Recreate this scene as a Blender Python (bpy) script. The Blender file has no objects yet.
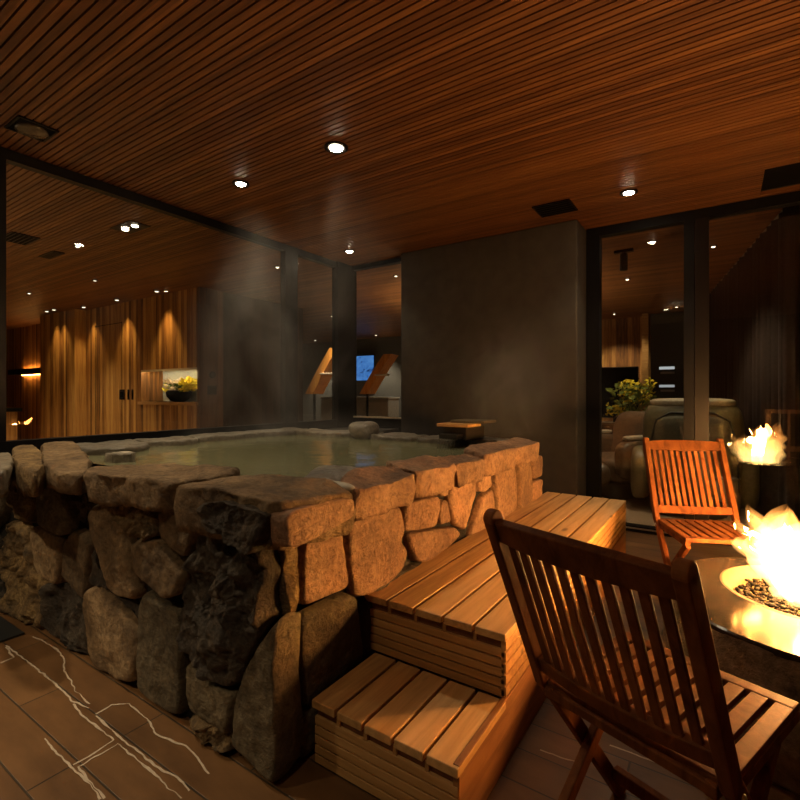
import bpy, bmesh, math, random
from mathutils import Vector, Matrix, noise
C = bpy.context.scene.collection
PI = math.pi
S = 0.9            # everything below is laid out in survey units, then brought to metres at the end
H = 2.94           # ceiling height in survey units
random.seed(7)
PLUMES = [((-2.95, 2.45, 1.5), (.62, .62, 1.25), 1.15), ((-3.35, 3.55, 1.4), (.6, .8, .9), .35), ((-1.45, 3.75, 1.35), (.55, .6, .75), .75), ((-2.35, 2.6, 2.2), (.55, .45, .75), .30), ((-2.5, 2.6, .95), (1.3, 1.1, .30), .5)]
EXPO = 0.0
STEAM = True
FRONT = {
 'S1g': [(-4.202, 0.732), (-3.863, 0.791), (-3.642, 0.774), (-3.617, 0.686), (-3.658, 0.534), (-3.863, 0.434), (-4.242, 0.442)],
 'S1bd': [(-4.283, 0.382), (-3.899, 0.409), (-3.725, 0.394), (-3.658, 0.221), (-3.691, 0.029), (-3.935, -0.081), (-4.283, -0.112)],
 'S2o': [(-3.53, 0.827), (-3.334, 0.816), (-3.166, 0.794), (-3.126, 0.732), (-3.139, 0.603), (-3.291, 0.552), (-3.468, 0.585), (-3.53, 0.696)],
 'S3o': [(-3.514, 0.531), (-3.349, 0.549), (-3.235, 0.488), (-3.153, 0.401), (-3.06, 0.288), (-3.022, 0.199), (-3.047, 0.128), (-3.126, 0.004), (-3.349, -0.039), (-3.53, 0.02), (-3.609, 0.109), (-3.691, 0.276), (-3.625, 0.441)],
 'S4g': [(-3.113, 0.788), (-2.862, 0.821), (-2.78, 0.747), (-2.735, 0.672), (-2.758, 0.598), (-2.85, 0.567), (-2.971, 0.585), (-3.086, 0.589)],
 'S5d': [(-2.815, 0.815), (-2.691, 0.819), (-2.462, 0.811), (-2.522, 0.732), (-2.563, 0.629), (-2.647, 0.635), (-2.702, 0.667), (-2.735, 0.738)],
 'S6t': [(-3.207, 0.554), (-3.034, 0.586), (-2.827, 0.556), (-2.815, 0.496), (-2.85, 0.318), (-2.996, 0.302), (-3.099, 0.351), (-3.166, 0.46)],
 'S7t': [(-2.68, 0.62), (-2.605, 0.612), (-2.542, 0.574), (-2.563, 0.444), (-2.584, 0.293), (-2.702, 0.32), (-2.838, 0.367), (-2.862, 0.461), (-2.792, 0.546)],
 'S8t': [(-2.522, 0.732), (-2.492, 0.764), (-2.403, 0.79), (-2.283, 0.801), (-2.229, 0.767), (-2.203, 0.695), (-2.152, 0.602), (-2.094, 0.44), (-2.135, 0.4), (-2.283, 0.387), (-2.347, 0.428), (-2.403, 0.542), (-2.492, 0.64)],
 'S9o': [(-2.177, 0.832), (-2.006, 0.848), (-1.93, 0.8), (-1.922, 0.723), (-1.998, 0.694), (-2.086, 0.675), (-2.152, 0.681), (-2.195, 0.767)],
 'S10t': [(-1.93, 0.812), (-1.842, 0.853), (-1.654, 0.827), (-1.629, 0.785), (-1.68, 0.72), (-1.752, 0.656), (-1.821, 0.675), (-1.915, 0.716)],
 'S11t': [(-2.127, 0.65), (-2.07, 0.682), (-1.915, 0.703), (-1.842, 0.667), (-1.746, 0.602), (-1.759, 0.525), (-1.842, 0.49), (-2.022, 0.512), (-2.119, 0.543)],
 'S12g': [(-2.053, 0.449), (-1.945, 0.445), (-1.787, 0.439), (-1.759, 0.391), (-1.773, 0.21), (-1.78, 0.037), (-1.871, 0.016), (-2.078, 0.035), (-2.094, 0.237), (-2.094, 0.375)],
 'S13t': [(-2.573, 0.335), (-2.502, 0.37), (-2.423, 0.392), (-2.256, 0.335), (-2.135, 0.277), (-2.094, 0.155), (-2.119, 0.051), (-2.256, -0.035), (-2.472, -0.052), (-2.532, 0.093), (-2.594, 0.251)],
 'S14d': [(-3.047, 0.264), (-2.898, 0.302), (-2.803, 0.292), (-2.605, 0.229), (-2.552, 0.106), (-2.552, 0.014), (-2.769, 0.004), (-3.047, 0.031)],
 'S15d': [(-2.532, 0.571), (-2.442, 0.563), (-2.394, 0.478), (-2.365, 0.424), (-2.274, 0.367), (-2.127, 0.38), (-2.119, 0.325), (-2.221, 0.353), (-2.403, 0.406), (-2.532, 0.363)],
 'S16d': [(-1.661, 0.75), (-1.58, 0.812), (-1.503, 0.823), (-1.354, 0.811), (-1.252, 0.798), (-1.204, 0.767), (-1.199, 0.682), (-1.19, 0.605), (-1.228, 0.553), (-1.302, 0.476), (-1.37, 0.387), (-1.402, 0.307), (-1.463, 0.258), (-1.562, 0.255), (-1.68, 0.27), (-1.746, 0.336), (-1.773, 0.427), (-1.766, 0.527), (-1.726, 0.645)],
 'S18g': [(-1.218, 0.552), (-1.18, 0.555), (-1.167, 0.488), (-1.157, 0.309), (-1.157, 0.115), (-1.171, 0.057), (-1.228, 0.015), (-1.44, 0.045), (-1.429, 0.199), (-1.364, 0.357), (-1.287, 0.473)],
 'S19g': [(-1.706, 0.27), (-1.623, 0.242), (-1.52, 0.232), (-1.44, 0.237), (-1.451, 0.14), (-1.474, 0.078), (-1.574, 0.087), (-1.712, 0.081), (-1.732, 0.144)],
 'S20o': [(-1.759, 0.025), (-1.654, 0.083), (-1.52, 0.093), (-1.457, 0.067), (-1.463, 0.021), (-1.61, -0.002), (-1.732, -0.0)],
 'S21g': [(-3.658, 0.019), (-3.577, -0.016), (-3.408, -0.061), (-3.263, -0.05), (-3.561, -0.181), (-3.899, -0.277), (-4.084, -0.164)],
}
RIGHT = {
 'R1o': [(1.128, 0.783), (1.155, 0.796), (1.202, 0.798), (1.207, 0.678), (1.183, 0.547), (1.15, 0.542), (1.132, 0.606)],
 'R2t': [(1.226, 0.795), (1.318, 0.802), (1.414, 0.807), (1.437, 0.654), (1.462, 0.536), (1.329, 0.544), (1.221, 0.55), (1.216, 0.682)],
 'R3g': [(1.197, 0.514), (1.318, 0.511), (1.462, 0.505), (1.518, 0.469), (1.557, 0.299), (1.57, 0.203), (1.443, 0.179), (1.308, 0.181), (1.236, 0.183), (1.211, 0.385)],
 'R3bg': [(1.216, 0.169), (1.297, 0.164), (1.437, 0.147), (1.544, 0.134), (1.57, -0.086), (1.437, -0.094), (1.256, -0.054), (1.216, -0.003)],
 'R4t': [(1.474, 0.801), (1.632, 0.797), (1.847, 0.785), (1.873, 0.668), (1.839, 0.626), (1.898, 0.559), (1.864, 0.494), (1.782, 0.474), (1.668, 0.459), (1.505, 0.486), (1.48, 0.641)],
 'R5t': [(1.89, 0.786), (2.035, 0.783), (2.197, 0.769), (2.207, 0.704), (2.165, 0.615), (1.997, 0.634), (1.89, 0.655)],
 'R6t': [(2.207, 0.798), (2.308, 0.793), (2.296, 0.751), (2.229, 0.758)],
 'R7t': [(2.229, 0.742), (2.296, 0.725), (2.342, 0.601), (2.207, 0.616), (2.197, 0.686)],
 'R8t': [(1.916, 0.634), (2.144, 0.604), (2.378, 0.566), (2.452, 0.509), (2.331, 0.473), (2.094, 0.455), (1.979, 0.489), (1.925, 0.585)],
 'R9t': [(2.331, 0.789), (2.49, 0.786), (2.652, 0.785), (2.666, 0.704), (2.582, 0.595), (2.516, 0.511), (2.39, 0.58), (2.331, 0.696)],
 'R10t': [(2.68, 0.792), (2.862, 0.798), (2.878, 0.713), (2.769, 0.687), (2.695, 0.705)],
 'R11t': [(2.754, 0.665), (2.894, 0.697), (2.943, 0.54), (2.83, 0.456), (2.582, 0.443), (2.666, 0.572)],
 'R12t': [(2.927, 0.808), (3.099, 0.813), (3.309, 0.808), (3.369, 0.541), (3.349, 0.429), (3.011, 0.427), (2.977, 0.605)],
 'R13t': [(3.39, 0.806), (3.632, 0.8), (3.68, 0.554), (3.68, 0.438), (3.411, 0.438)],
 'R14t': [(3.68, 0.803), (3.931, 0.8), (3.931, 0.627), (3.703, 0.628)],
 'R15t': [(3.703, 0.613), (3.931, 0.603), (3.931, 0.463), (3.703, 0.449)],
 'R16d': [(1.597, 0.474), (1.822, 0.47), (2.197, 0.457), (2.556, 0.438), (3.011, 0.401), (3.728, 0.405), (3.984, 0.379), (3.984, 0.089), (3.011, 0.136), (2.197, 0.123), (1.611, 0.058)],
}
RIM = {
 'C1d': [(-1.764, 1.053), (-1.652, 1.057), (-1.525, 1.034), (-1.46, 1.098), (-1.42, 1.19), (-1.326, 1.231), (-1.216, 1.283), (-1.081, 1.311), (-1.206, 1.426), (-1.283, 1.375), (-1.448, 1.42), (-1.571, 1.424), (-1.669, 1.388), (-1.745, 1.338), (-1.719, 1.211), (-1.727, 1.127)],
 'C2t': [(-2.386, 1.004), (-2.445, 1.067), (-2.433, 1.186), (-2.344, 1.285), (-2.221, 1.367), (-2.049, 1.443), (-1.945, 1.474), (-1.823, 1.414), (-1.763, 1.296), (-1.716, 1.186), (-1.744, 1.116), (-1.77, 1.049), (-1.875, 1.028), (-2.089, 1.019), (-2.191, 0.979)],
 'C3t': [(-3.785, 1.343), (-3.906, 1.495), (-3.817, 1.554), (-3.195, 1.344), (-2.742, 1.186), (-2.461, 1.056), (-2.36, 0.989), (-2.465, 0.951), (-2.647, 0.968), (-2.941, 1.053)],
 'C4o': [(-3.803, 1.19), (-3.96, 1.301), (-3.829, 1.313), (-3.405, 1.203), (-2.994, 1.063), (-2.74, 0.981), (-2.594, 0.898), (-2.753, 0.897), (-3.071, 0.966)],
 'C5g': [(-3.825, 0.982), (-3.65, 1.039), (-3.434, 1.07), (-3.031, 0.949), (-2.7, 0.827), (-2.669, 0.719), (-3.014, 0.759)],
 'C6d': [(-1.441, 1.425), (-1.571, 1.617), (-1.616, 1.733), (-1.545, 1.82), (-1.447, 1.846), (-1.331, 1.615), (-1.236, 1.456), (-1.283, 1.375)],
 'C7g': [(-1.235, 1.431), (-1.338, 1.61), (-1.382, 1.779), (-1.342, 1.917), (-1.266, 2.006), (-1.18, 1.914), (-1.104, 1.798), (-1.092, 1.631), (-1.073, 1.468), (-1.103, 1.338)],
 'C8g': [(-1.45, 1.883), (-1.52, 2.096), (-1.527, 2.292), (-1.568, 2.555), (-1.486, 2.675), (-1.391, 2.738), (-1.222, 2.444), (-1.141, 2.258), (-1.155, 2.08), (-1.157, 1.894), (-1.258, 2.012), (-1.381, 1.93)],
 'C9g': [(-1.491, 2.738), (-1.354, 2.763), (-1.21, 2.673), (-1.074, 2.492), (-1.015, 2.342), (-1.056, 2.271), (-1.096, 2.202), (-1.251, 2.477)],
 'C10t': [(-1.416, 2.788), (-1.43, 2.995), (-1.381, 3.185), (-1.28, 3.253), (-1.174, 3.243), (-1.059, 2.961), (-1.049, 2.666), (-1.048, 2.459), (-1.22, 2.666)],
 'C11t': [(-1.377, 3.359), (-1.324, 3.68), (-1.193, 3.871), (-1.015, 3.272), (-1.019, 3.054), (-1.035, 2.912), (-1.174, 3.243)],
}
STAINS = [
 [(-3.069, 1.048), (-2.943, 1.058), (-2.806, 1.061), (-2.68, 1.045), (-2.567, 0.998), (-2.461, 0.984), (-2.357, 0.96), (-2.202, 0.953)],
 [(-3.075, 0.933), (-2.774, 0.935), (-2.497, 0.932), (-2.287, 0.92), (-2.176, 0.936)],
 [(-2.11, 0.935), (-2.119, 0.997), (-2.066, 1.044), (-1.973, 1.038), (-1.884, 1.033), (-1.798, 1.009), (-1.713, 1.019), (-1.645, 1.037), (-1.555, 1.026), (-1.458, 1.002)],
 [(-2.1, 0.931), (-1.896, 0.925), (-1.739, 0.921), (-1.609, 0.924), (-1.521, 0.936), (-1.449, 0.926)],
 [(-2.26, 0.914), (-2.161, 0.901), (-2.034, 0.902), (-1.898, 0.904), (-1.889, 0.837), (-1.886, 0.763)],
 [(-1.86, 0.902), (-1.742, 0.901), (-1.622, 0.9), (-1.519, 0.893), (-1.443, 0.894)],
 [(-1.865, 0.904), (-1.864, 0.836), (-1.865, 0.769), (-1.76, 0.761), (-1.648, 0.757)],
 [(-2.123, 0.763), (-1.998, 0.755), (-1.883, 0.757), (-1.746, 0.756), (-1.656, 0.747)],
 [(-2.894, 0.855), (-2.905, 0.911), (-3.057, 0.928)],
 [(-0.345, 1.913), (-0.284, 1.912), (-0.218, 1.91), (-0.145, 1.92)],
 [(-0.552, 1.744), (-0.495, 1.747), (-0.429, 1.758)],
]

# ------------------------------------------------------------------ materials
class N:
    def __init__(s, name):
        s.m = bpy.data.materials.new(name); s.m.use_nodes = True
        s.t = s.m.node_tree; s.t.nodes.clear()
        s.out = s.t.nodes.new('ShaderNodeOutputMaterial')
    def n(s, kind, **kw):
        nd = s.t.nodes.new('ShaderNode' + kind)
        for k, v in kw.items():
            if k.startswith('i_'):
                nd.inputs[k[2:].replace('_', ' ')].default_value = v
            else:
                setattr(nd, k, v)
        return nd
    def l(s, a, ao, b, bi):
        s.t.links.new(a.outputs[ao], b.inputs[bi])
    def coords(s, scale=(1, 1, 1), rot=(0, 0, 0)):
        tc = s.n('TexCoord'); mp = s.n('Mapping')
        mp.inputs['Scale'].default_value = scale; mp.inputs['Rotation'].default_value = rot
        s.l(tc, 'Object', mp, 'Vector'); return mp
    def ramp(s, stops):
        r = s.n('ValToRGB'); e = r.color_ramp.elements
        while len(e) < len(stops): e.new(.5)
        for q, (p, c) in zip(e, stops):
            q.position = p; q.color = (*c, 1)
        return r
    def princ(s, **kw):
        p = s.n('BsdfPrincipled')
        for k, v in kw.items(): p.inputs[k.replace('_', ' ')].default_value = v
        s.l(p, 'BSDF', s.out, 'Surface'); return p

def plain(name, col, rough=.5, metal=0, bump=0, bscale=40):
    m = N(name); p = m.princ(Roughness=rough, Metallic=metal)
    mp = m.coords((1, 1, 1)); no = m.n('TexNoise'); no.inputs['Scale'].default_value = bscale; no.inputs['Detail'].default_value = 6
    m.l(mp, 'Vector', no, 'Vector')
    r = m.ramp([(.3, tuple(c * .82 for c in col)), (.7, tuple(min(1, c * 1.12) for c in col))])
    m.l(no, 'Fac', r, 'Fac'); m.l(r, 'Color', p, 'Base Color')
    if bump:
        b = m.n('Bump'); b.inputs['Strength'].default_value = bump; b.inputs['Distance'].default_value = .01
        m.l(no, 'Fac', b, 'Height'); m.l(b, 'Normal', p, 'Normal')
    return m.m

def emit(name, col, s):
    m = N(name); e = m.n('Emission'); e.inputs['Color'].default_value = (*col, 1); e.inputs['Strength'].default_value = s
    m.l(e, 'Emission', m.out, 'Surface'); return m.m

def wood(name, dark, mid, light, grain=(1, 14, 14), rough=.45, board=None, knots=False, rnd=True, contrast=1.0, coat=0, island=False):
    """procedural timber. board=(axis,width): each board gets its own tone. island: each loose plank its own tone"""
    m = N(name); p = m.princ(Roughness=rough)
    if coat: p.inputs['Coat Weight'].default_value = coat; p.inputs['Coat Roughness'].default_value = .25
    tc = m.n('TexCoord'); geo = m.n('NewGeometry'); oi = m.n('ObjectInfo')
    off = m.n('VectorMath', operation='MULTIPLY_ADD')
    cmb = m.n('CombineXYZ')
    seed = (geo, 'Random Per Island') if island else (oi, 'Random')
    for i in range(3):
        mu = m.n('Math', operation='MULTIPLY'); mu.inputs[1].default_value = 37.0 + 11 * i
        m.t.links.new(seed[0].outputs[seed[1]], mu.inputs[0]); m.t.links.new(mu.outputs[0], cmb.inputs[i])
    add = m.n('VectorMath', operation='ADD'); m.l(tc, 'Object', add, 0); m.l(cmb, 0, add, 1)
    vec = add
    tone = None
    if board:
        ax, w = board
        sp = m.n('SeparateXYZ'); m.l(tc, 'Object', sp, 0)
        dv = m.n('Math', operation='DIVIDE'); m.l(sp, 'XYZ'.index(ax), dv, 0); dv.inputs[1].default_value = w
        fl = m.n('Math', operation='FLOOR'); m.l(dv, 0, fl, 0)
        wn = m.n('TexWhiteNoise', noise_dimensions='1D'); m.l(fl, 0, wn, 'W'); tone = (wn, 'Value')
        cb = m.n('VectorMath', operation='SCALE'); m.l(wn, 'Color', cb, 0); cb.inputs['Scale'].default_value = 20
        a2 = m.n('VectorMath', operation='ADD'); m.l(add, 0, a2, 0); m.l(cb, 0, a2, 1); vec = a2
    else:
        wn = m.n('TexWhiteNoise', noise_dimensions='1D'); m.t.links.new(seed[0].outputs[seed[1]], wn.inputs['W']); tone = (wn, 'Value')
    mp = m.n('Mapping'); mp.inputs['Scale'].default_value = grain; m.l(vec, 0, mp, 'Vector')
    no = m.n('TexNoise'); no.inputs['Scale'].default_value = 2.2; no.inputs['Detail'].default_value = 9; no.inputs['Roughness'].default_value = .62; no.inputs['Distortion'].default_value = .6
    m.l(mp, 'Vector', no, 'Vector')
    # lift by board tone
    mx = m.n('Math', operation='MULTIPLY_ADD'); m.t.links.new(tone[0].outputs[tone[1]], mx.inputs[0]); mx.inputs[1].default_value = .42 * contrast; mx.inputs[2].default_value = -.21 * contrast
    ad = m.n('Math', operation='ADD'); m.l(no, 'Fac', ad, 0); m.l(mx, 0, ad, 1)
    r = m.ramp([(.22, dark), (.5, mid), (.8, light)]); m.l(ad, 0, r, 'Fac')
    last = (r, 'Color')
    if knots:
        mk = m.n('Mapping'); mk.inputs['Scale'].default_value = tuple(1.6 if g == min(grain) else 4.5 for g in grain); m.l(vec, 0, mk, 'Vector')
        vo = m.n('TexVoronoi'); vo.inputs['Scale'].default_value = 1.5; m.l(mk, 'Vector', vo, 'Vector')
        rk = m.ramp([(.0, (1, 1, 1)), (.075, (.75, .75, .75)), (.13, (0, 0, 0))]); m.l(vo, 'Distance', rk, 'Fac')
        mm = m.n('Mix', data_type='RGBA'); m.l(rk, 'Color', mm, 0); m.l(r, 'Color', mm, 6); mm.inputs[7].default_value = (*[c * .35 for c in dark], 1)
        last = (mm, 2)
    m.l(last[0], last[1], p, 'Base Color')
    b = m.n('Bump'); b.inputs['Strength'].default_value = .25; b.inputs['Distance'].default_value = .004
    m.l(no, 'Fac', b, 'Height'); m.l(b, 'Normal', p, 'Normal')
    return m.m

def stone(name, a, b_, c, rough=.75, scale=5, bump=1.0, wet=0):
    m = N(name); p = m.princ(Roughness=rough)
    if wet: p.inputs['Coat Weight'].default_value = wet; p.inputs['Coat Roughness'].default_value = .3
    tc = m.n('TexCoord'); oi = m.n('ObjectInfo'); vm = m.n('VectorMath', operation='ADD'); sc = m.n('Math', operation='MULTIPLY')
    m.l(oi, 'Random', sc, 0); sc.inputs[1].default_value = 50; m.l(tc, 'Object', vm, 0); m.l(sc, 0, vm, 1)
    n1 = m.n('TexNoise'); n1.inputs['Scale'].default_value = scale; n1.inputs['Detail'].default_value = 10; n1.inputs['Roughness'].default_value = .65; n1.inputs['Distortion'].default_value = .4
    n2 = m.n('TexNoise'); n2.inputs['Scale'].default_value = scale * 9; n2.inputs['Detail'].default_value = 8; n2.inputs['Roughness'].default_value = .7
    n3 = m.n('TexVoronoi'); n3.inputs['Scale'].default_value = scale * 6
    for q in (n1, n2, n3): m.l(vm, 0, q, 'Vector')
    r = m.ramp([(.3, a), (.5, b_), (.72, c)]); m.l(n1, 'Fac', r, 'Fac')
    r2 = m.ramp([(.3, (.38, .36, .34)), (.65, (1.4, 1.38, 1.34))]); m.l(n2, 'Fac', r2, 'Fac')
    mx = m.n('Mix', data_type='RGBA', blend_type='MULTIPLY'); mx.inputs[0].default_value = .8; m.l(r, 'Color', mx, 6); m.l(r2, 'Color', mx, 7)
    hs = m.n('HueSaturation'); m.l(mx, 2, hs, 'Color'); mr = m.n('MapRange'); m.l(oi, 'Random', mr, 0); mr.inputs[3].default_value = .75; mr.inputs[4].default_value = 1.3; m.l(mr, 0, hs, 'Value')
    m.l(hs, 'Color', p, 'Base Color')
    hh = m.n('Math', operation='MULTIPLY_ADD'); m.l(n2, 'Fac', hh, 0); hh.inputs[1].default_value = .6; m.l(n1, 'Fac', hh, 2)
    bb = m.n('Bump'); bb.inputs['Strength'].default_value = bump; bb.inputs['Distance'].default_value = .03
    m.l(hh, 0, bb, 'Height'); m.l(bb, 'Normal', p, 'Normal')
    return m.m

def glass(name, tint=(.9, .93, .92), ior=1.5):
    m = N(name); t = m.n('BsdfTransparent'); t.inputs['Color'].default_value = (*tint, 1)
    g = m.n('BsdfGlossy'); g.inputs['Roughness'].default_value = 0.0
    fr = m.n('Fresnel'); fr.inputs['IOR'].default_value = ior
    ge = m.n('NewGeometry'); iv = m.n('Math', operation='SUBTRACT'); iv.inputs[0].default_value = 1; m.l(ge, 'Backfacing', iv, 1); fm_ = m.n('Math', operation='MULTIPLY'); m.l(fr, 0, fm_, 0); m.l(iv, 0, fm_, 1)
    mx = m.n('MixShader'); m.l(fm_, 0, mx, 0); m.l(t, 0, mx, 1); m.l(g, 0, mx, 2); m.l(mx, 0, m.out, 'Surface')
    return m.m

M = {}
M['slat'] = wood('ceiling_timber', (.085, .030, .009), (.165, .063, .018), (.27, .115, .034), grain=(1.2, 22, 22), rough=.5, board=('Y', .0415), contrast=.9)
M['slatback'] = plain('ceiling_backing', (.012, .010, .009), .9)
M['cedar'] = wood('cedar_planks', (.34, .165, .048), (.60, .345, .12), (.78, .50, .20), grain=(14, 1.0, 14), rough=.5, knots=True, island=True, contrast=.8)
M['cedarx'] = wood('cedar_cross_boards', (.30, .14, .040), (.52, .28, .092), (.68, .40, .15), grain=(1.0, 14, 14), rough=.5, knots=True, island=True, contrast=.7)
M['teak'] = wood('teak', (.068, .020, .006), (.18, .060, .017), (.29, .108, .034), grain=(10, 10, 1.6), rough=.5, contrast=.7, island=True)
M['teak'].node_tree.nodes['Principled BSDF'].inputs['Specular IOR Level'].default_value = .08
M['boards'] = wood('wall_boards', (.12, .045, .010), (.34, .155, .038), (.58, .32, .09), grain=(12, 12, .8), rough=.55, board=('X', .072), contrast=1.15)
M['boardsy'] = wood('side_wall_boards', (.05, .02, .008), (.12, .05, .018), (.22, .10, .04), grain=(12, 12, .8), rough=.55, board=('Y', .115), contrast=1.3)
M['plaster'] = plain('dark_grey_render', (.050, .044, .036), .8, bump=.12, bscale=9)
M['black'] = plain('black_aluminium', (.004, .004, .005), .45); M['black'].node_tree.nodes['Principled BSDF'].inputs['Specular IOR Level'].default_value = .25
M['blackmat'] = plain('black_matt', (.005, .005, .005), .9); M['blackmat'].node_tree.nodes['Principled BSDF'].inputs['Specular IOR Level'].default_value = .1
M['glass'] = glass('clear_glass'); M['glass2'] = glass('reflective_door_glass', (.92, .92, .9), 1.85)
M['mortar'] = stone('dark_mortar', (.006, .005, .004), (.014, .012, .009), (.028, .024, .018), .95, 8, .8)
M['t'] = stone('tan_stone', (.075, .044, .019), (.20, .128, .060), (.36, .245, .125))
M['r'] = stone('firelit_tan_stone', (.19, .105, .056), (.34, .195, .108), (.50, .31, .18))  # tan stone made lighter and more orange: firelight put into its colour
M['g'] = stone('grey_green_stone', (.060, .044, .022), (.135, .102, .054), (.24, .185, .105))
M['d'] = stone('dark_lava_stone', (.022, .016, .010), (.062, .045, .028), (.15, .11, .068), .7, 9, 1.0)
M['o'] = stone('ochre_stone', (.04, .026, .012), (.20, .125, .05), (.42, .28, .11), .75, 9, 1.0)
M['w'] = stone('wet_rim_stone', (.085, .072, .050), (.17, .145, .105), (.28, .245, .18), .5, 5, .6, .5)
M['stain'] = plain('mineral_deposit', (.56, .46, .34), .85, bscale=60)
M['steel'] = plain('brushed_metal', (.5, .48, .45), .3, .9)

# floor: long stone tiles
m = N('stone_floor_tiles'); p = m.princ(Roughness=.42)
mp = m.coords((1, 1, 1)); mp.inputs['Location'].default_value = (.27 * S, -.005, 0)
br = m.n('TexBrick'); br.offset = .5; br.inputs['Scale'].default_value = 1.0
br.inputs['Brick Width'].default_value = 1.08 * S; br.inputs['Row Height'].default_value = .155 * S
br.inputs['Mortar Size'].default_value = .0035; br.inputs['Mortar Smooth'].default_value = .3; br.inputs['Bias'].default_value = 0
br.inputs['Color1'].default_value = (.135, .068, .026, 1); br.inputs['Color2'].default_value = (.20, .105, .042, 1); br.inputs['Mortar'].default_value = (.05, .034, .02, 1)
no = m.n('TexNoise'); no.inputs['Scale'].default_value = 2.2; no.inputs['Detail'].default_value = 10; no.inputs['Roughness'].default_value = .6
mq = m.coords((1, 3, 1)); m.l(mq, 'Vector', no, 'Vector')
m.l(mp, 'Vector', br, 'Vector')
r = m.ramp([(.3, (.55, .5, .45)), (.7, (1.3, 1.25, 1.2))]); m.l(no, 'Fac', r, 'Fac')
mx = m.n('Mix', data_type='RGBA', blend_type='MULTIPLY'); mx.inputs[0].default_value = 1; m.l(br, 'Color', mx, 6); m.l(r, 'Color', mx, 7); m.l(mx, 2, p, 'Base Color')
bp = m.n('Bump'); bp.inputs['Strength'].default_value = .35; bp.inputs['Distance'].default_value = .01
hh = m.n('Math', operation='SUBTRACT'); m.l(no, 'Fac', hh, 0); m.l(br, 'Fac', hh, 1); m.l(hh, 0, bp, 'Height'); m.l(bp, 'Normal', p, 'Normal')
M['floor'] = m.m

# water
m = N('thermal_water'); p = m.princ(Roughness=.12, IOR=1.33); p.inputs['Base Color'].default_value = (.19, .19, .105, 1)
mp = m.coords((1, 1, 1)); no = m.n('TexNoise'); no.inputs['Scale'].default_value = 5; no.inputs['Detail'].default_value = 4; m.l(mp, 'Vector', no, 'Vector')
bp = m.n('Bump'); bp.inputs['Strength'].default_value = .35; bp.inputs['Distance'].default_value = .02; m.l(no, 'Fac', bp, 'Height'); m.l(bp, 'Normal', p, 'Normal')
M['water'] = m.m

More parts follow.
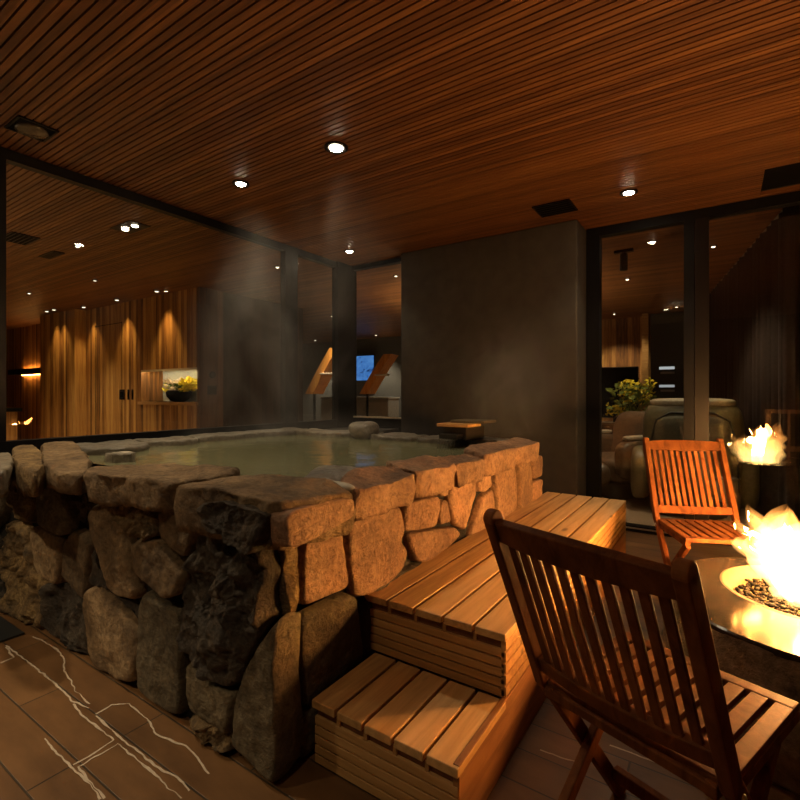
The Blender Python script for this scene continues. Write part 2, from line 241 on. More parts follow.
# ------------------------------------------------------------------ mesh builder
class MB:
    def __init__(s): s.v = []; s.f = []
    def add(s, vs, fs):
        o = len(s.v); s.v += [tuple(v) for v in vs]; s.f += [tuple(i + o for i in f) for f in fs]
    def box(s, lo, hi, mat=None):
        x0, y0, z0 = lo; x1, y1, z1 = hi
        vs = [(x0, y0, z0), (x1, y0, z0), (x1, y1, z0), (x0, y1, z0), (x0, y0, z1), (x1, y0, z1), (x1, y1, z1), (x0, y1, z1)]
        if mat: vs = [mat @ Vector(v) for v in vs]
        s.add(vs, [(0, 3, 2, 1), (4, 5, 6, 7), (0, 1, 5, 4), (1, 2, 6, 5), (2, 3, 7, 6), (3, 0, 4, 7)])
        return s
    def bar(s, a, b, w, t, up=(1, 0, 0)):
        """rectangular bar from a to b; w along 'up' axis, t across"""
        a, b = Vector(a), Vector(b); d = (b - a); L = d.length; d.normalize(); u = Vector(up); u = (u - d * u.dot(d)).normalized(); k = d.cross(u)
        mt = Matrix((u, k, d)).transposed().to_4x4(); mt.translation = a
        return s.box((-w / 2, -t / 2, 0), (w / 2, t / 2, L), mt)
    def lathe(s, prof, c=(0, 0, 0), n=24, mat=None, cap=True):
        vs = []; fs = []
        for r_, z_ in prof:
            for i in range(n):
                a = 2 * PI * i / n; v = Vector((r_ * math.cos(a), r_ * math.sin(a), z_))
                if mat: v = mat @ v
                vs.append(v + Vector(c))
        for k in range(len(prof) - 1):
            for i in range(n):
                j = (i + 1) % n; fs.append((k * n + i, k * n + j, (k + 1) * n + j, (k + 1) * n + i))
        if cap: fs.append(tuple(range(n - 1, -1, -1)))
        fs.append(tuple((len(prof) - 1) * n + i for i in range(n)))
        s.add(vs, fs); return s
    def tube(s, pts, r, n=8):
        pts = [Vector(q) for q in pts]; vs = []; fs = []
        rr = r if isinstance(r, (list, tuple)) else [r] * len(pts)
        for k, q in enumerate(pts):
            d = (pts[min(k + 1, len(pts) - 1)] - pts[max(k - 1, 0)]).normalized()
            u = d.cross(Vector((0, 0, 1))); u = u.normalized() if u.length > .05 else Vector((1, 0, 0)); w = d.cross(u)
            for i in range(n):
                a = 2 * PI * i / n; vs.append(q + (u * math.cos(a) + w * math.sin(a)) * rr[k])
        for k in range(len(pts) - 1):
            for i in range(n):
                j = (i + 1) % n; fs.append((k * n + i, (k + 1) * n + i, (k + 1) * n + j, k * n + j))
        fs.append(tuple(range(n))); fs.append(tuple((len(pts) - 1) * n + i for i in range(n - 1, -1, -1)))
        s.add(vs, fs); return s
    def sell(s, c, r, e=4, n=14, mat=None):
        """rounded cushion / boulder form"""
        vs = []; fs = []; idx = {}
        def vert(v):
            k = tuple(round(q, 5) for q in v)
            if k not in idx:
                nrm = sum(abs(q) ** e for q in v) ** (1 / e); w = Vector([v[i] / nrm * r[i] for i in range(3)])
                if mat: w = mat @ w
                idx[k] = len(vs); vs.append(w + Vector(c))
            return idx[k]
        for ax in range(3):
            for sg in (-1, 1):
                for i in range(n):
                    for j in range(n):
                        q = []
                        for (a, b) in ((i, j), (i + 1, j), (i + 1, j + 1), (i, j + 1)):
                            v = [0, 0, 0]; v[ax] = sg; v[(ax + 1) % 3] = math.tan((-1 + 2 * a / n) * PI / 4); v[(ax + 2) % 3] = math.tan((-1 + 2 * b / n) * PI / 4)
                            q.append(vert(v))
                        fs.append(tuple(q if sg > 0 else q[::-1]))
        s.add(vs, fs); return s
    def build(s, name, mat, parent=None, smooth=False, bevel=0, **props):
        me = bpy.data.meshes.new(name); me.from_pydata(s.v, [], s.f); me.update()
        bm = bmesh.new(); bm.from_mesh(me); bmesh.ops.recalc_face_normals(bm, faces=bm.faces); bm.to_mesh(me); bm.free()
        if isinstance(mat, (list, tuple)):
            for q in mat: me.materials.append(q)
        else: me.materials.append(mat)
        if smooth: me.polygons.foreach_set('use_smooth', [True] * len(me.polygons))
        o = bpy.data.objects.new(name, me); C.objects.link(o)
        if parent: o.parent = parent
        if bevel:
            b = o.modifiers.new('edge', 'BEVEL'); b.width = bevel; b.segments = 2; b.limit_method = 'ANGLE'; b.harden_normals = False
        for k, v in props.items(): o[k] = v
        return o

def empty(name, loc, rz=0, **props):
    o = bpy.data.objects.new(name, None); C.objects.link(o); o.location = loc; o.rotation_euler = (0, 0, rz); o.empty_display_size = .05
    for k, v in props.items(): o[k] = v
    return o
def ST(): return dict(kind='structure')
def copy_tree(o, parent=None):
    c = o.copy(); C.objects.link(c)
    if parent: c.parent = parent
    for ch in list(o.children): copy_tree(ch, c)
    return c
def B(lo, hi): return MB().box(lo, hi)

# ------------------------------------------------------------------ setting
B((-4.3, -2.6, -.12), (3.4, 5.02, 0)).build('floor', M['floor'], **ST())
fi = MB(); fi.box((-16.6, -2.6, -.12), (-4.3, 5.02, -.002)); fi.box((-16.6, 5.02, -.12), (3.4, 12.2, -.002))
fi.build('floor', plain('inner_room_floor', (.42, .31, .20), .5), **ST())
# slatted ceiling, one field of battens over terrace and room
cl = MB()
y = -2.6; k = 0
while y < 12.2:
    x1 = 3.4
    if 4.40 < y < 4.92: x1 = .26
    cl.box((-16.6, y, H), (x1, y + .0325, H + .03)); y += .0415
ceil = cl.build('ceiling', M['slat'], **ST())
MB().box((-16.6, -2.6, H + .030), (3.4, 12.2, H + .12)).build('backing_board', M['slatback'], ceil)
B((.265, 4.42, H + .020), (3.4, 4.90, H + .029)).build('shade_pocket', M['blackmat'], ceil)
# terrace side glass wall (left)
MB().box((-4.06, -2.6, 0), (-3.95, 4.85, .90)).build('wall_left', M['blackmat'], **ST())
w = empty('window_1', (-3.98, 1.2, .92), **ST())
def W(o, lo, hi, nm, mt, bevel=0):
    L = o.location; return B(tuple(a - b for a, b in zip(lo, L)), tuple(a - b for a, b in zip(hi, L))).build(nm, mt, o, bevel=bevel)
W(w, (-4.03, -2.6, .90), (-3.94, 4.85, .985), 'bottom_rail', M['black'])
W(w, (-4.03, -2.6, 2.865), (-3.96, 4.85, 2.935), 'head_rail', M['black'])
W(w, (-4.03, 1.09, .985), (-3.95, 1.20, 2.865), 'mullion', M['black'])
W(w, (-4.03, 3.66, .985), (-3.95, 3.84, 2.865), 'mullion', M['black'])
W(w, (-3.995, 1.20, .985), (-3.985, 3.66, 2.865), 'pane', M['glass'])
W(w, (-3.995, 3.84, .985), (-3.985, 4.5, 2.865), 'pane', M['glass'])
W(w, (-3.995, -2.55, .985), (-3.985, 1.09, 2.865), 'pane', M['glass'])
W(w, (-4.03, 4.50, .90), (-3.93, 4.86, 2.935), 'corner_post', M['black'])
# rear left window
w = empty('window_2', (-3.5, 4.80, .9), **ST())
W(w, (-3.93, 4.78, .90), (-3.0, 4.86, 1.0), 'bottom_rail', M['black'])
W(w, (-3.93, 4.79, 1.0), (-3.0, 4.84, 1.018), 'sill_strip', plain('pale_sill', (.75, .62, .42), .4))
W(w, (-3.93, 4.78, 2.885), (-3.0, 4.86, 2.935), 'head_rail', M['black'])
W(w, (-3.93, 4.825, 1.018), (-3.14, 4.835, 2.885), 'pane', M['glass'])
B((-3.93, 4.80, 0), (-3.0, 4.86, .895)).build('wall_back', M['blackmat'], **ST())
# grey rendered pier
B((-3.11, 4.66, 0), (-1.125, 5.09, H - .002)).build('wall_pier', M['plaster'], bevel=.012, **ST())
# ledge behind the tub
B((-3.92, 3.83, 0), (-3.20, 4.77, .885)).build('trim_1', M['mortar'], **ST())
# right rear sliding doors
w = empty('door_1', (-.64, 5.05, 0), **ST())
W(w, (-1.12, 5.0, 2.85), (3.3, 5.1, 2.935), 'head_rail', M['black'])
W(w, (-1.12, 5.0, 0), (3.3, 5.1, .055), 'threshold', M['black'])
W(w, (-1.12, 4.985, .03), (3.3, 4.998, .042), 'track', M['steel'])
W(w, (-1.12, 5.0, .055), (-.995, 5.1, 2.85), 'stile', M['black'])
W(w, (-.285, 5.0, .055), (-.205, 5.1, 2.85), 'stile', M['black'])
W(w, (-.20, 5.0, .055), (-.095, 5.08, 2.85), 'stile', plain('bronze_frame', (.010, .006, .004), .4, .3))
W(w, (-.995, 5.045, .055), (-.285, 5.055, 2.85), 'pane', M['glass2'])
W(w, (-.095, 5.045, .055), (2.4, 5.055, 2.85), 'pane', M['glass2'])
W(w, (2.4, 5.0, .055), (2.5, 5.1, 2.85), 'stile', M['black'])
# black slate patch at the glass foot
B((-3.93, -1.6, 0), (-3.13, 1.03, .012)).build('trim_2', plain('black_slate', (.02, .024, .026), .4), **ST())
# outer dark enclosure behind and beside the camera
B((-4.1, -2.75, 0), (3.5, -2.62, H + .1)).build('wall_behind', plain('charcoal_wall', (.03, .026, .022), .9), **ST())
B((3.42, -2.6, 0), (3.55, 12.2, H + .1)).build('wall_right', plain('night_wall', (.010, .009, .009), .9), **ST())

# ------------------------------------------------------------------ inner rooms behind the glass
# wooden service wall with niche  x -10.4..-6.64, y 4.4..4.81
nz0, nz1, nx0, nx1 = 1.17, 1.71, -8.31, -6.70
wl = MB(); wl.box((-12.0, 4.4, 0), (nx0, 4.81, H - .002)); wl.box((nx0, 4.4, 0), (nx1, 4.81, nz0)); wl.box((nx0, 4.4, nz1), (nx1, 4.81, H - .002))
WL = wl.build('wall_inner', M['boards'], **ST())
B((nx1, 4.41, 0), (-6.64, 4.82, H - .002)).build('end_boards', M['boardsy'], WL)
B((nx0, 4.79, nz0), (nx1, 4.808, nz1)).build('niche_back', plain('niche_grey', (.42, .43, .40), .7), WL)
B((nx0 - .04, 4.36, nz0 - .05), (nx1 + .03, 4.79, nz0)).build('niche_shelf', wood('niche_timber', (.2, .09, .03), (.34, .17, .06), (.45, .25, .1)), WL)
B((nx0 - .0, 4.40, nz1 - .035), (nx1 - .0, 4.415, nz1 + .0)).build('niche_edge', plain('pale_edge', (.6, .52, .4), .5), WL)
for x0 in (-9.95, -8.95):
    B((x0, 4.393, .1), (x0 + .008, 4.405, 2.6)).build('panel_joint', M['blackmat'], WL)
B((-9.95, 4.393, 2.58), (-8.95, 4.405, 2.588)).build('panel_joint', M['blackmat'], WL)
# dark side return further back
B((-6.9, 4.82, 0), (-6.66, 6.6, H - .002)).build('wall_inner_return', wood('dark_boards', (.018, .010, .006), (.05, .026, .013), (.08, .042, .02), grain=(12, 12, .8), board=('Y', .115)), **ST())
B((-8.6, 6.6, 0), (-6.8, 6.75, H - .002)).build('wall_inner_dark', plain('dark_panel', (.045, .034, .026), .8), **ST())
# lit alcove far left
B((-16.4, 4.65, 0), (-12.0, 4.8, H)).build('wall_alcove', M['boards'], **ST()); B((-11.93, 4.2, 0), (-10.33, 4.395, H - .003)).build('wall_inner_block', M['boards'], **ST())
B((-16.6, -2.6, 0), (-16.4, 12.0, H)).build('wall_far_left', M['boardsy'], **ST())
# long rear walls
B((-13.0, 11.3, 0), (-3.2, 11.45, H)).build('wall_rear', plain('grey_plaster', (.14, .125, .105), .85), **ST())
B((-3.2, 11.3, 0), (-.5, 11.45, H)).build('wall_rear_timber', M['boards'], **ST())
B((-3.0, 11.3, 0), (3.4, 11.5, H)).data if False else None
B((-.5, 11.3, 0), (3.4, 11.45, H)).build('wall_rear_dark', M['blackmat'], **ST())
B((-5.35, 5.6, 0), (-5.2, 11.3, H - .003)).build('wall_divider', plain('divider_plaster', (.06, .05, .04), .85), **ST()) if False else None

def downlight(x, y, label, power=0, group=None, r=.05, glow=60, twin=False, z=H, col=(1, .78, .50), size=1.9, sharp=.6):
    t = empty('downlight', (x, y, z), label=label, category='downlight')
    if group: t['group'] = group
    offs = [(-.09, 0), (.09, 0)] if twin else [(0, 0)]
    if twin:
        B((-.19, -.10, -.006), (.19, .10, .03)).build('trim_plate', M['black'], t)
    for ox, oy in offs:
        if not twin:
            MB().lathe([(r * 1.25, .03), (r * 1.9, .0), (r * 1.9, -.008), (r * 1.15, -.010), (r * 1.1, .0), (r * 1.1, .02)], (ox, oy, 0), 28).build('trim_ring', M['black'], t, smooth=True)
        MB().lathe([(r * 1.08, -.0), (r, -.012), (r * .8, -.016)], (ox, oy, 0), 24).build('lens', emit('lamp_glow', (1, .82, .58), glow), t, smooth=True)
    if power:
        L = bpy.data.lights.new('downlight_beam', 'SPOT'); L.energy = power; L.color = col; L.spot_size = size; L.spot_blend = sharp; L.shadow_soft_size = .04
        o = bpy.data.objects.new('downlight_beam', L); C.objects.link(o); o.parent = t; o.location = (0, 0, -.03)
    return t
downlight(-2.13, 2.42, 'largest and brightest recessed downlight, above the middle of the stone tub', 30, r=.042, glow=140)
downlight(-3.11, 2.42, 'recessed downlight over the tub nearest to the long left glass wall', 22, r=.034, glow=100)
downlight(-.63, 4.28, 'recessed downlight in front of the sliding glass door beside the dark ceiling vent', 24, r=.036, glow=120)
downlight(-3.55, 4.26, 'small recessed downlight just in front of the black corner post', 16, r=.034, glow=100)
# not seen in the frame but part of the same grid
downlight(-3.11, .45, 'recessed downlight over the tiled floor left of the viewer', 80, r=.045, glow=20, group='downlights out of view')
downlight(-3.0, -1.3, 'recessed downlight over the tiled floor behind the viewer', 190, r=.045, glow=20, group='downlights out of view')
downlight(-4.83, 2.45, 'twin square downlight behind the left glass in a black plate', 60, twin=True, r=.030, glow=16)
for x, y, lb, e, g in [(-5.93, 2.44, 'small round downlight behind the glass, third back from the twin lamp', 0, 8), (-7.5, 3.31, 'faint flush round downlight in the middle of the inner room ceiling', 0, 3),
                    (-9.35, 3.14, 'small downlight at far left of the inner ceiling near the lit alcove', 14, 6), (-4.76, 4.27, 'downlight seen through the glass left of the narrow mullion', 8, 10),
                    (-1.83, 10.6, 'far downlight at left above the timber rear wall', 14, 10), (-.71, 10.39, 'far downlight at right above the dark fridge', 8, 10),
                    (-.62, 5.83, 'double glinting downlight just behind the sliding door top', 12, 25), (-.08, 6.36, 'downlight right of the door mullion in the wide glass pane', 0, 8), (-3.75, 5.5, 'downlight behind the narrow rear window next to the pier', 8, 6), (-4.6, 8.2, 'faint downlight deep behind the narrow rear window', 10, 5)]:
    downlight(x, y, lb, e * 5, r=.019, glow=g * .6)
downlight(-1.12, 7.5, 'added fill spot above the vase of yellow flowers behind the sliding door', 45, r=.02, glow=6, size=1.3)  # spot added to brighten the flowers
downlight(-.9, -.5, 'added fill light over the floor behind the near chair, outside the frame', 30, r=.045, glow=20)  # unseen light added to brighten the step risers
# wall washers over the timber wall
for x, y, e, lb in ((-11.1, 4.02, 22, 'wall washer lamp, outer one of the close pair at the far left'), (-10.77, 4.02, 22, 'wall washer lamp of the close pair, nearer the panelled door'), (-9.98, 4.21, 30, 'wall washer lamp above the jointed door panel in the timber wall'),
        (-8.74, 4.21, 34, 'wall washer lamp left of the switch plates on the timber wall'), (-7.48, 4.21, 46, 'wall washer lamp straight above the lit flower niche')):
    downlight(x, y, lb, e * 1.8, r=.028, glow=3, col=(1, .60, .22), size=1.25, sharp=.9)
# two fill lights added to brighten the inner hall, out of the frame
for x, y in ((-6.2, -.4), (-9.2, .6)): downlight(x, y, 'added fill light over the inner hall, outside the frame', 230, r=.04, glow=4, group='added inner hall fill lights out of view', col=(1, .70, .38), size=2.6)

def light(kind, loc, energy, col, parent=None, **kw):
    L = bpy.data.lights.new('lamp_source', kind); L.energy = energy; L.color = col
    for k, v in kw.items(): setattr(L, k, v)
    o = bpy.data.objects.new('lamp_source', L); C.objects.link(o); o.location = loc
    if parent: o.parent = parent
    return o
# niche strip and alcove strips
t = empty('strip_light', (-7.5, 4.44, 1.70), label='light strip under the top edge of the flower niche', category='strip light')
B((-.78, 0, -.008), (.78, .02, .0)).build('diffuser', emit('niche_strip', (1, .80, .48), 60), t)
t = empty('wall_shelf', (-13.4, 4.58, 1.82), label='dark floating shelf with glowing strips above and below at the far left behind the glass', category='shelf')
B((-.85, -.22, -.06), (1.4, .06, .06)).build('board', M['blackmat'], t)
B((-.75, .02, .06), (1.35, .05, .072)).build('light_strip', emit('amber_strip', (1, .42, .10), 45), t)
B((-.75, .02, -.072), (1.35, .05, -.06)).build('light_strip', emit('amber_strip_low', (1, .42, .10), 45), t)
t = empty('sideboard', (-12.4, 3.5, 0), label='low dark counter beneath the glowing shelf at the far left', category='counter')
B((-1.5, -.3, .95), (.75, .3, 1.02)).build('top', M['blackmat'], t); B((-1.4, -.25, 0), (.65, .25, .95)).build('body', M['boards'], t)
t = empty('bench', (-7.2, 2.4, 0), label='long low dark bench behind the glass just above the tub rim', category='bench')
MB().sell((0, 0, .42), (1.2, .32, .07), 6).build('seat', M['blackmat'], t, smooth=True)
for a in (-1, 1): B((a * 1.0 - .03, -.25, 0), (a * 1.0 + .03, .25, .38)).build('leg', M['black'], t)

# wall washers on the grey rear wall
for x, e, lb in ((-10.3, 150, 'rear wall washer lamp left of the blue screen'), (-8.0, 150, 'rear wall washer lamp right of the blue screen'), (-6.6, 70, 'rear wall washer lamp behind the right orange lounger shell')):
    downlight(x, 10.75, lb, e, r=.03, glow=3, size=1.5, sharp=.9, col=(1, .82, .6))
downlight(-6.8, 7.6, 'added fill spot above the orange lounger shells', 200, r=.03, glow=3, size=1.2, sharp=.9)  # spot added to brighten the lounger shells
# uplighters added to brighten the inner ceiling, unseen behind pier and left of frame
def fill_uplighter(x, y, e, lb):
    t = empty('fill_lamp', (x, y, 0), label=lb, category='lamp')
    MB().lathe([(.16, 0), (.16, .02), (.02, .03)], n=28).build('base', M['black'], t); MB().lathe([(.014, .03), (.014, 1.70)], n=14).build('pole', M['black'], t)
    MB().lathe([(.02, 1.69), (.12, 1.80), (.135, 1.83), (.12, 1.825), (.03, 1.72)], n=28).build('lamp_shade', M['black'], t, smooth=True)
    L = bpy.data.lights.new('uplight', 'SPOT'); L.energy = e; L.color = (1, .72, .42); L.spot_size = 2.9; L.spot_blend = .8; L.shadow_soft_size = .04
    o = bpy.data.objects.new('uplight', L); C.objects.link(o); o.parent = t; o.location = (0, 0, 1.80); o.rotation_euler = (PI, 0, 0)
fill_uplighter(-3.3, 7.3, 340, 'added black fill uplighter, unseen behind the grey pier')
fill_uplighter(-6.6, -.9, 420, 'added black fill uplighter in the hall, unseen left of the frame')
# switch plates on the timber wall
for i, (x, z, wd, hh, lb) in enumerate(((-9.14+.55, 1.29, .17, .09, 'left dark double switch plate on the timber wall'), (-8.37, 1.29, .05, .09, 'middle narrow dark switch on the timber wall'), (-8.27+.04, 1.29, .04, .09, 'right thin dark switch on the timber wall'))):
    t = empty('switch_plate', (x - .35, 4.40, z), label=lb, category='switch')
    B((-wd / 2 - .005, -.012, -hh), (wd / 2, 0, hh)).build('plate', M['black'], t, bevel=.003)
    B((-wd / 4, -.018, -hh * .5), (wd / 4, -.012, hh * .5)).build('rocker', M['blackmat'], t)
t = empty('control_panel', (-6.64, 4.62, 1.36), label='dark wide control panel on the shaded end of the timber wall', category='control panel')
B((0, -.08, -.07), (.015, .08, .07)).build('plate', M['black'], t, bevel=.003); B((.015, -.05, -.03), (.018, .05, .04)).build('display', M['blackmat'], t)
t = empty('thermostat', (-6.64, 4.63, 1.60), label='round dark thermostat above the control panel', category='thermostat')
MB().lathe([(.055, 0), (.055, .014), (.045, .02)], n=24, mat=Matrix.Rotation(PI / 2, 4, 'Y')).build('dial', M['black'], t, smooth=True)

# flowers ------------------------------------------------------
def leafy(mb, n, rad, up, seed, size=.05, c=(0, 0, 0), squash=1):
    rnd = random.Random(seed)
    for i in range(n):
        a = rnd.uniform(0, 2 * PI); q = rad * math.sqrt(rnd.random()); p0 = Vector((c[0] + q * math.cos(a), c[1] + q * math.sin(a) * squash, c[2] + up * rnd.uniform(.0, 1)))
        ax = Vector((rnd.gauss(0, 1), rnd.gauss(0, 1), rnd.uniform(-.2, 1))).normalized(); u = ax.orthogonal().normalized(); w_ = ax.cross(u); s_ = size * rnd.uniform(.6, 1.3)
        mb.add([p0, p0 + ax * s_ * .5 + u * s_ * .32 + w_ * s_ * .08, p0 + ax * s_, p0 + ax * s_ * .5 - u * s_ * .32 + w_ * s_ * .08, p0 + ax * s_ * .5 - w_ * s_ * .1],
               [(0, 1, 4), (1, 2, 4), (2, 3, 4), (3, 0, 4)])
    return mb
yel = plain('yellow_petals', (.90, .75, .05), .6); grn = plain('flower_leaves', (.12, .22, .03), .6); wht = plain('white_petals', (.75, .62, .48), .6)
t = empty('flower_arrangement', (-7.50, 4.60, nz0), label='yellow and white flowers in a round dark bowl inside the lit wall niche', category='flowers')
MB().lathe([(.07, 0), (.13, .02), (.19, .09), (.20, .16), (.17, .19), (.15, .185), (.16, .15)], n=28).build('bowl', M['blackmat'], t, smooth=True)
leafy(MB(), 130, .26, .12, 1, .10, (.02, 0, .16), .5).build('leaves', grn, t)
leafy(MB(), 130, .10, .14, 2, .08, (-.20, 0, .15)).build('yellow_flowers', yel, t); leafy(MB(), 260, .15, .18, 3, .085, (.30, 0, .18), .6).build('yellow_flowers', yel, t)
leafy(MB(), 120, .14, .16, 4, .085, (.02, -.05, .18)).build('white_flowers', wht, t)

# television, cabinet and timber fins seen through the rear window
t = empty('television', (-8.72, 11.15, 1.7), label='blue lit screen on the far wall seen through the narrow rear window', category='television')
B((-.36, 0, -.02), (.36, .05, .74)).build('frame', M['black'], t); 
m = N('blue_screen'); e = m.n('Emission'); e.inputs['Strength'].default_value = 1.0
mp = m.coords((1, 1, 1)); wv = m.n('TexNoise'); wv.inputs['Scale'].default_value = 5; wv.inputs['Detail'].default_value = 5; wv.inputs['Distortion'].default_value = 1.5; m.l(mp, 'Vector', wv, 'Vector')
r = m.ramp([(.30, (.012, .03, .10)), (.42, (.05, .17, .50)), (.7, (.10, .27, .62))]); m.l(wv, 'Fac', r, 'Fac'); m.l(r, 'Color', e, 'Color'); m.l(e, 'Emission', m.out, 'Surface')
B((-.34, -.008, 0), (.34, 0, .72)).build('screen', m.m, t)
t = empty('low_cabinet', (-8.7, 10.6, 0), label='long pale low cabinet under the blue screen', category='cabinet')
B((-1.0, -.25, 0), (1.4, .25, 1.18)).build('body', plain('pale_lacquer', (.42, .37, .30), .5), t, bevel=.01); B((-1.02, -.27, 1.18), (1.42, .27, 1.22)).build('top', plain('pale_top', (.6, .54, .45), .4), t)
for k in range(3): B((-.97 + k * .8, -.262, .16), (-.21 + k * .8, -.25, 1.12)).build('door', plain('cabinet_door', (.38, .33, .27), .5), t)
fin = wood('orange_timber', (.45, .16, .03), (.72, .30, .06), (.85, .42, .10), grain=(8, 8, 1))
def lounger(x, y, hgt, lb):
    t = empty('rocking_lounger', (x, y, 0), .2, label=lb, category='lounger')
    q = MB(); pts = []
    for i in range(13):
        u = i / 12; px_ = -.34 + .62 * u; pz = 1.30 + hgt * u + .03 * math.sin(u * PI)
        pts.append((px_, pz))
    for (a, b) in zip(pts[:-1], pts[1:]):
        q.add([(a[0] - .10, -.22, a[1]), (a[0] + .10, -.22, a[1]), (a[0] + .10, .22, a[1]), (a[0] - .10, .22, a[1]), (b[0] - .10, -.22, b[1]), (b[0] + .10, -.22, b[1]), (b[0] + .10, .22, b[1]), (b[0] - .10, .22, b[1])],
              [(0, 1, 5, 4), (1, 2, 6, 5), (2, 3, 7, 6), (3, 0, 4, 7)])
    q.build('back_shell', fin, t)
    B((-.02, -.30, 1.72), (.34, -.22, 1.76)).build('armrest', wht, t, bevel=.01)
    MB().tube([(-.34, 0, 0), (-.34, 0, 1.32)], .03).build('stand_post', M['black'], t); B((-.8, -.3, 0), (-.2, .3, .04)).build('base', M['black'], t)
    return t
lounger(-6.72, 9.2, .92, 'orange tilted lounger shell right of the blue screen behind the rear window')
lounger(-7.30, 8.0, 1.0, 'orange tilted lounger shell left of the black corner post')

# room seen through the sliding door
t = empty('television', (-1.72, 10.4, .82), label='large black switched off television in front of the timber rear wall', category='television')
B((-.65, 0, 0), (.36, .06, 1.02)).build('frame', M['black'], t, bevel=.005); B((-.63, -.004, .02), (.34, 0, 1.00)).build('screen', plain('dark_screen', (.008, .008, .009), .15), t)
B((-.1, .0, -.15), (.1, .05, 0)).build('stand', M['black'], t)
t = empty('media_console', (-1.7, 10.3, 0), label='low wooden console under the black television', category='console')
B((-.9, -.25, 0), (.56, .25, .70)).build('body', plain('console_brown', (.12, .08, .05), .5), t, bevel=.01); B((-.92, -.27, .70), (.58, .27, .74)).build('top', plain('console_top', (.22, .17, .11), .4), t)
for k in range(2): B((-.88 + .72 * k, -.262, .13), (-.20 + .72 * k, -.25, .67)).build('drawer', plain('console_drawer', (.10, .068, .042), .5), t)
t = empty('wine_fridge', (-.80, 9.8, 0), label='tall black fridge with two small lit displays behind the green recliner', category='fridge')
B((-.28, 0, 0), (.75, .7, 2.75)).build('body', plain('fridge_black', (.03, .034, .034), .35), t, bevel=.01)
B((-.14, -.006, 1.74), (.10, 0, 1.79)).build('display', emit('display_white', (.8, .85, .9), .6), t); B((-.14, -.006, 1.42), (.10, 0, 1.465)).build('display', emit('display_white_low', (.8, .85, .9), .45), t)
for a in (1.66, 1.34): B((-.12, -.005, a), (.10, 0, a + .04)).build('label_strip', plain('grey_label', (.3, .3, .32), .5), t)
B((-.27, -.01, 1.20), (.72, 0, 1.21)).build('door_gap', M['blackmat'], t)
B((-1.36, 10.9, 0), (-1.24, 11.3, H - .002)).build('trim_4', wood('pale_post', (.35, .18, .05), (.5, .28, .09), (.6, .36, .14)), **ST())
# recliner
lea = plain('olive_leather', (.15, .135, .075), .42, bump=.1); lead = plain('dark_piping', (.03, .03, .022), .5); leal = plain('pale_leather', (.48, .42, .30), .4)
t = empty('massage_recliner', (-.28, 6.15, 0), PI * .02, label='large olive recliner with a pale headband standing behind the door mullion', category='armchair')
MB().sell((0, 0, .72), (.47, .26, .52), 5).build('backrest', lea, t, smooth=True)
MB().sell((0, -.20, .66), (.36, .08, .42), 6).build('back_panel', plain('olive_panel', (.14, .13, .08), .5), t, smooth=True)
MB().tube([(-.40, -.24, .30), (-.40, -.25, .7), (-.33, -.25, 1.02), (-.2, -.25, 1.10), (.2, -.25, 1.10), (.33, -.25, 1.02), (.40, -.25, .7), (.40, -.24, .30)], .012).build('piping', lead, t, smooth=True)
MB().sell((0, -.02, 1.205), (.40, .22, .05), 4).build('headrest', leal, t, smooth=True)
for a in (-1, 1): MB().sell((a * .50, .25, .40), (.10, .48, .30), 4).build('armrest', lea, t, smooth=True)
MB().sell((0, .35, .33), (.42, .42, .14), 5).build('seat', lea, t, smooth=True); MB().sell((0, .1, .12), (.40, .42, .12), 6).build('base', lead, t, smooth=True)
# second recliner, lying low at left
t = empty('massage_recliner', (-1.12, 6.75, 0), -.6, label='brown recliner with cream arm tops half hidden behind the black door stile', category='armchair')
br_ = plain('brown_leather', (.11, .075, .045), .38, bump=.1)
MB().sell((0, .0, .36), (.40, .42, .16), 5).build('seat', br_, t, smooth=True)
MB().sell((-.05, .45, .66), (.40, .18, .40), 5, mat=Matrix.Rotation(-.3, 4, 'X')).build('backrest', br_, t, smooth=True)
for a in (-1, 1):
    q = MB().sell((a * .46, .0, .52), (.11, .48, .24), 4).build('armrest', br_, t, smooth=True); MB().sell((a * .46, -.02, .775), (.07, .36, .03), 4).build('arm_pad', leal, q, smooth=True)
MB().sell((0, -.58, .30), (.34, .20, .14), 4, mat=Matrix.Rotation(.3, 4, 'X')).build('footrest', br_, t, smooth=True)
MB().sell((0, 0, .12), (.36, .40, .12), 6).build('base', lead, t, smooth=True)
# vase of yellow flowers
t = empty('side_table', (-1.12, 7.9, 0), label='small dark round table carrying the vase of yellow flowers', category='table')
MB().lathe([(.26, .62), (.27, .635), (.27, .655), (.25, .66)], n=32).build('table_top', M['black'], t, smooth=False); MB().lathe([(.03, 0.02), (.03, .62)], n=16).build('stem', M['black'], t); MB().lathe([(.2, 0), (.2, .02), (.03, .03)], n=28).build('foot', M['black'], t)
t = empty('flower_vase', (-1.12, 7.9, .66), label='dark vase with loose yellow flowers and green stems behind the sliding door', category='flowers')
MB().lathe([(.07, 0), (.10, .06), (.11, .18), (.07, .26), (.08, .30)], n=24).build('vase', plain('dark_glaze', (.05, .03, .03), .3), t, smooth=True)
rr = random.Random(5); q = MB()
for i in range(26):
    a = rr.uniform(0, 2 * PI); s_ = rr.uniform(.05, .38); q.tube([(0, 0, .28), (s_ * .5 * math.cos(a), s_ * .5 * math.sin(a), .48), (s_ * math.cos(a), s_ * math.sin(a), rr.uniform(.5, .85))], .004, 4)
leafy(q, 170, .30, .42, 6, .10, (.02, 0, .34)); q.build('stems_and_leaves', plain('spray_leaves', (.20, .26, .04), .6), t)
leafy(leafy(MB(), 170, .24, .36, 8, .075, (.06, 0, .48)), 60, .14, .16, 9, .07, (-.22, -.02, .30)).build('blossoms', yel, t)
t = empty('waste_bin', (.02, 6.0, 0), label='pale rounded bin on the inner floor right of the olive recliner', category='bin')
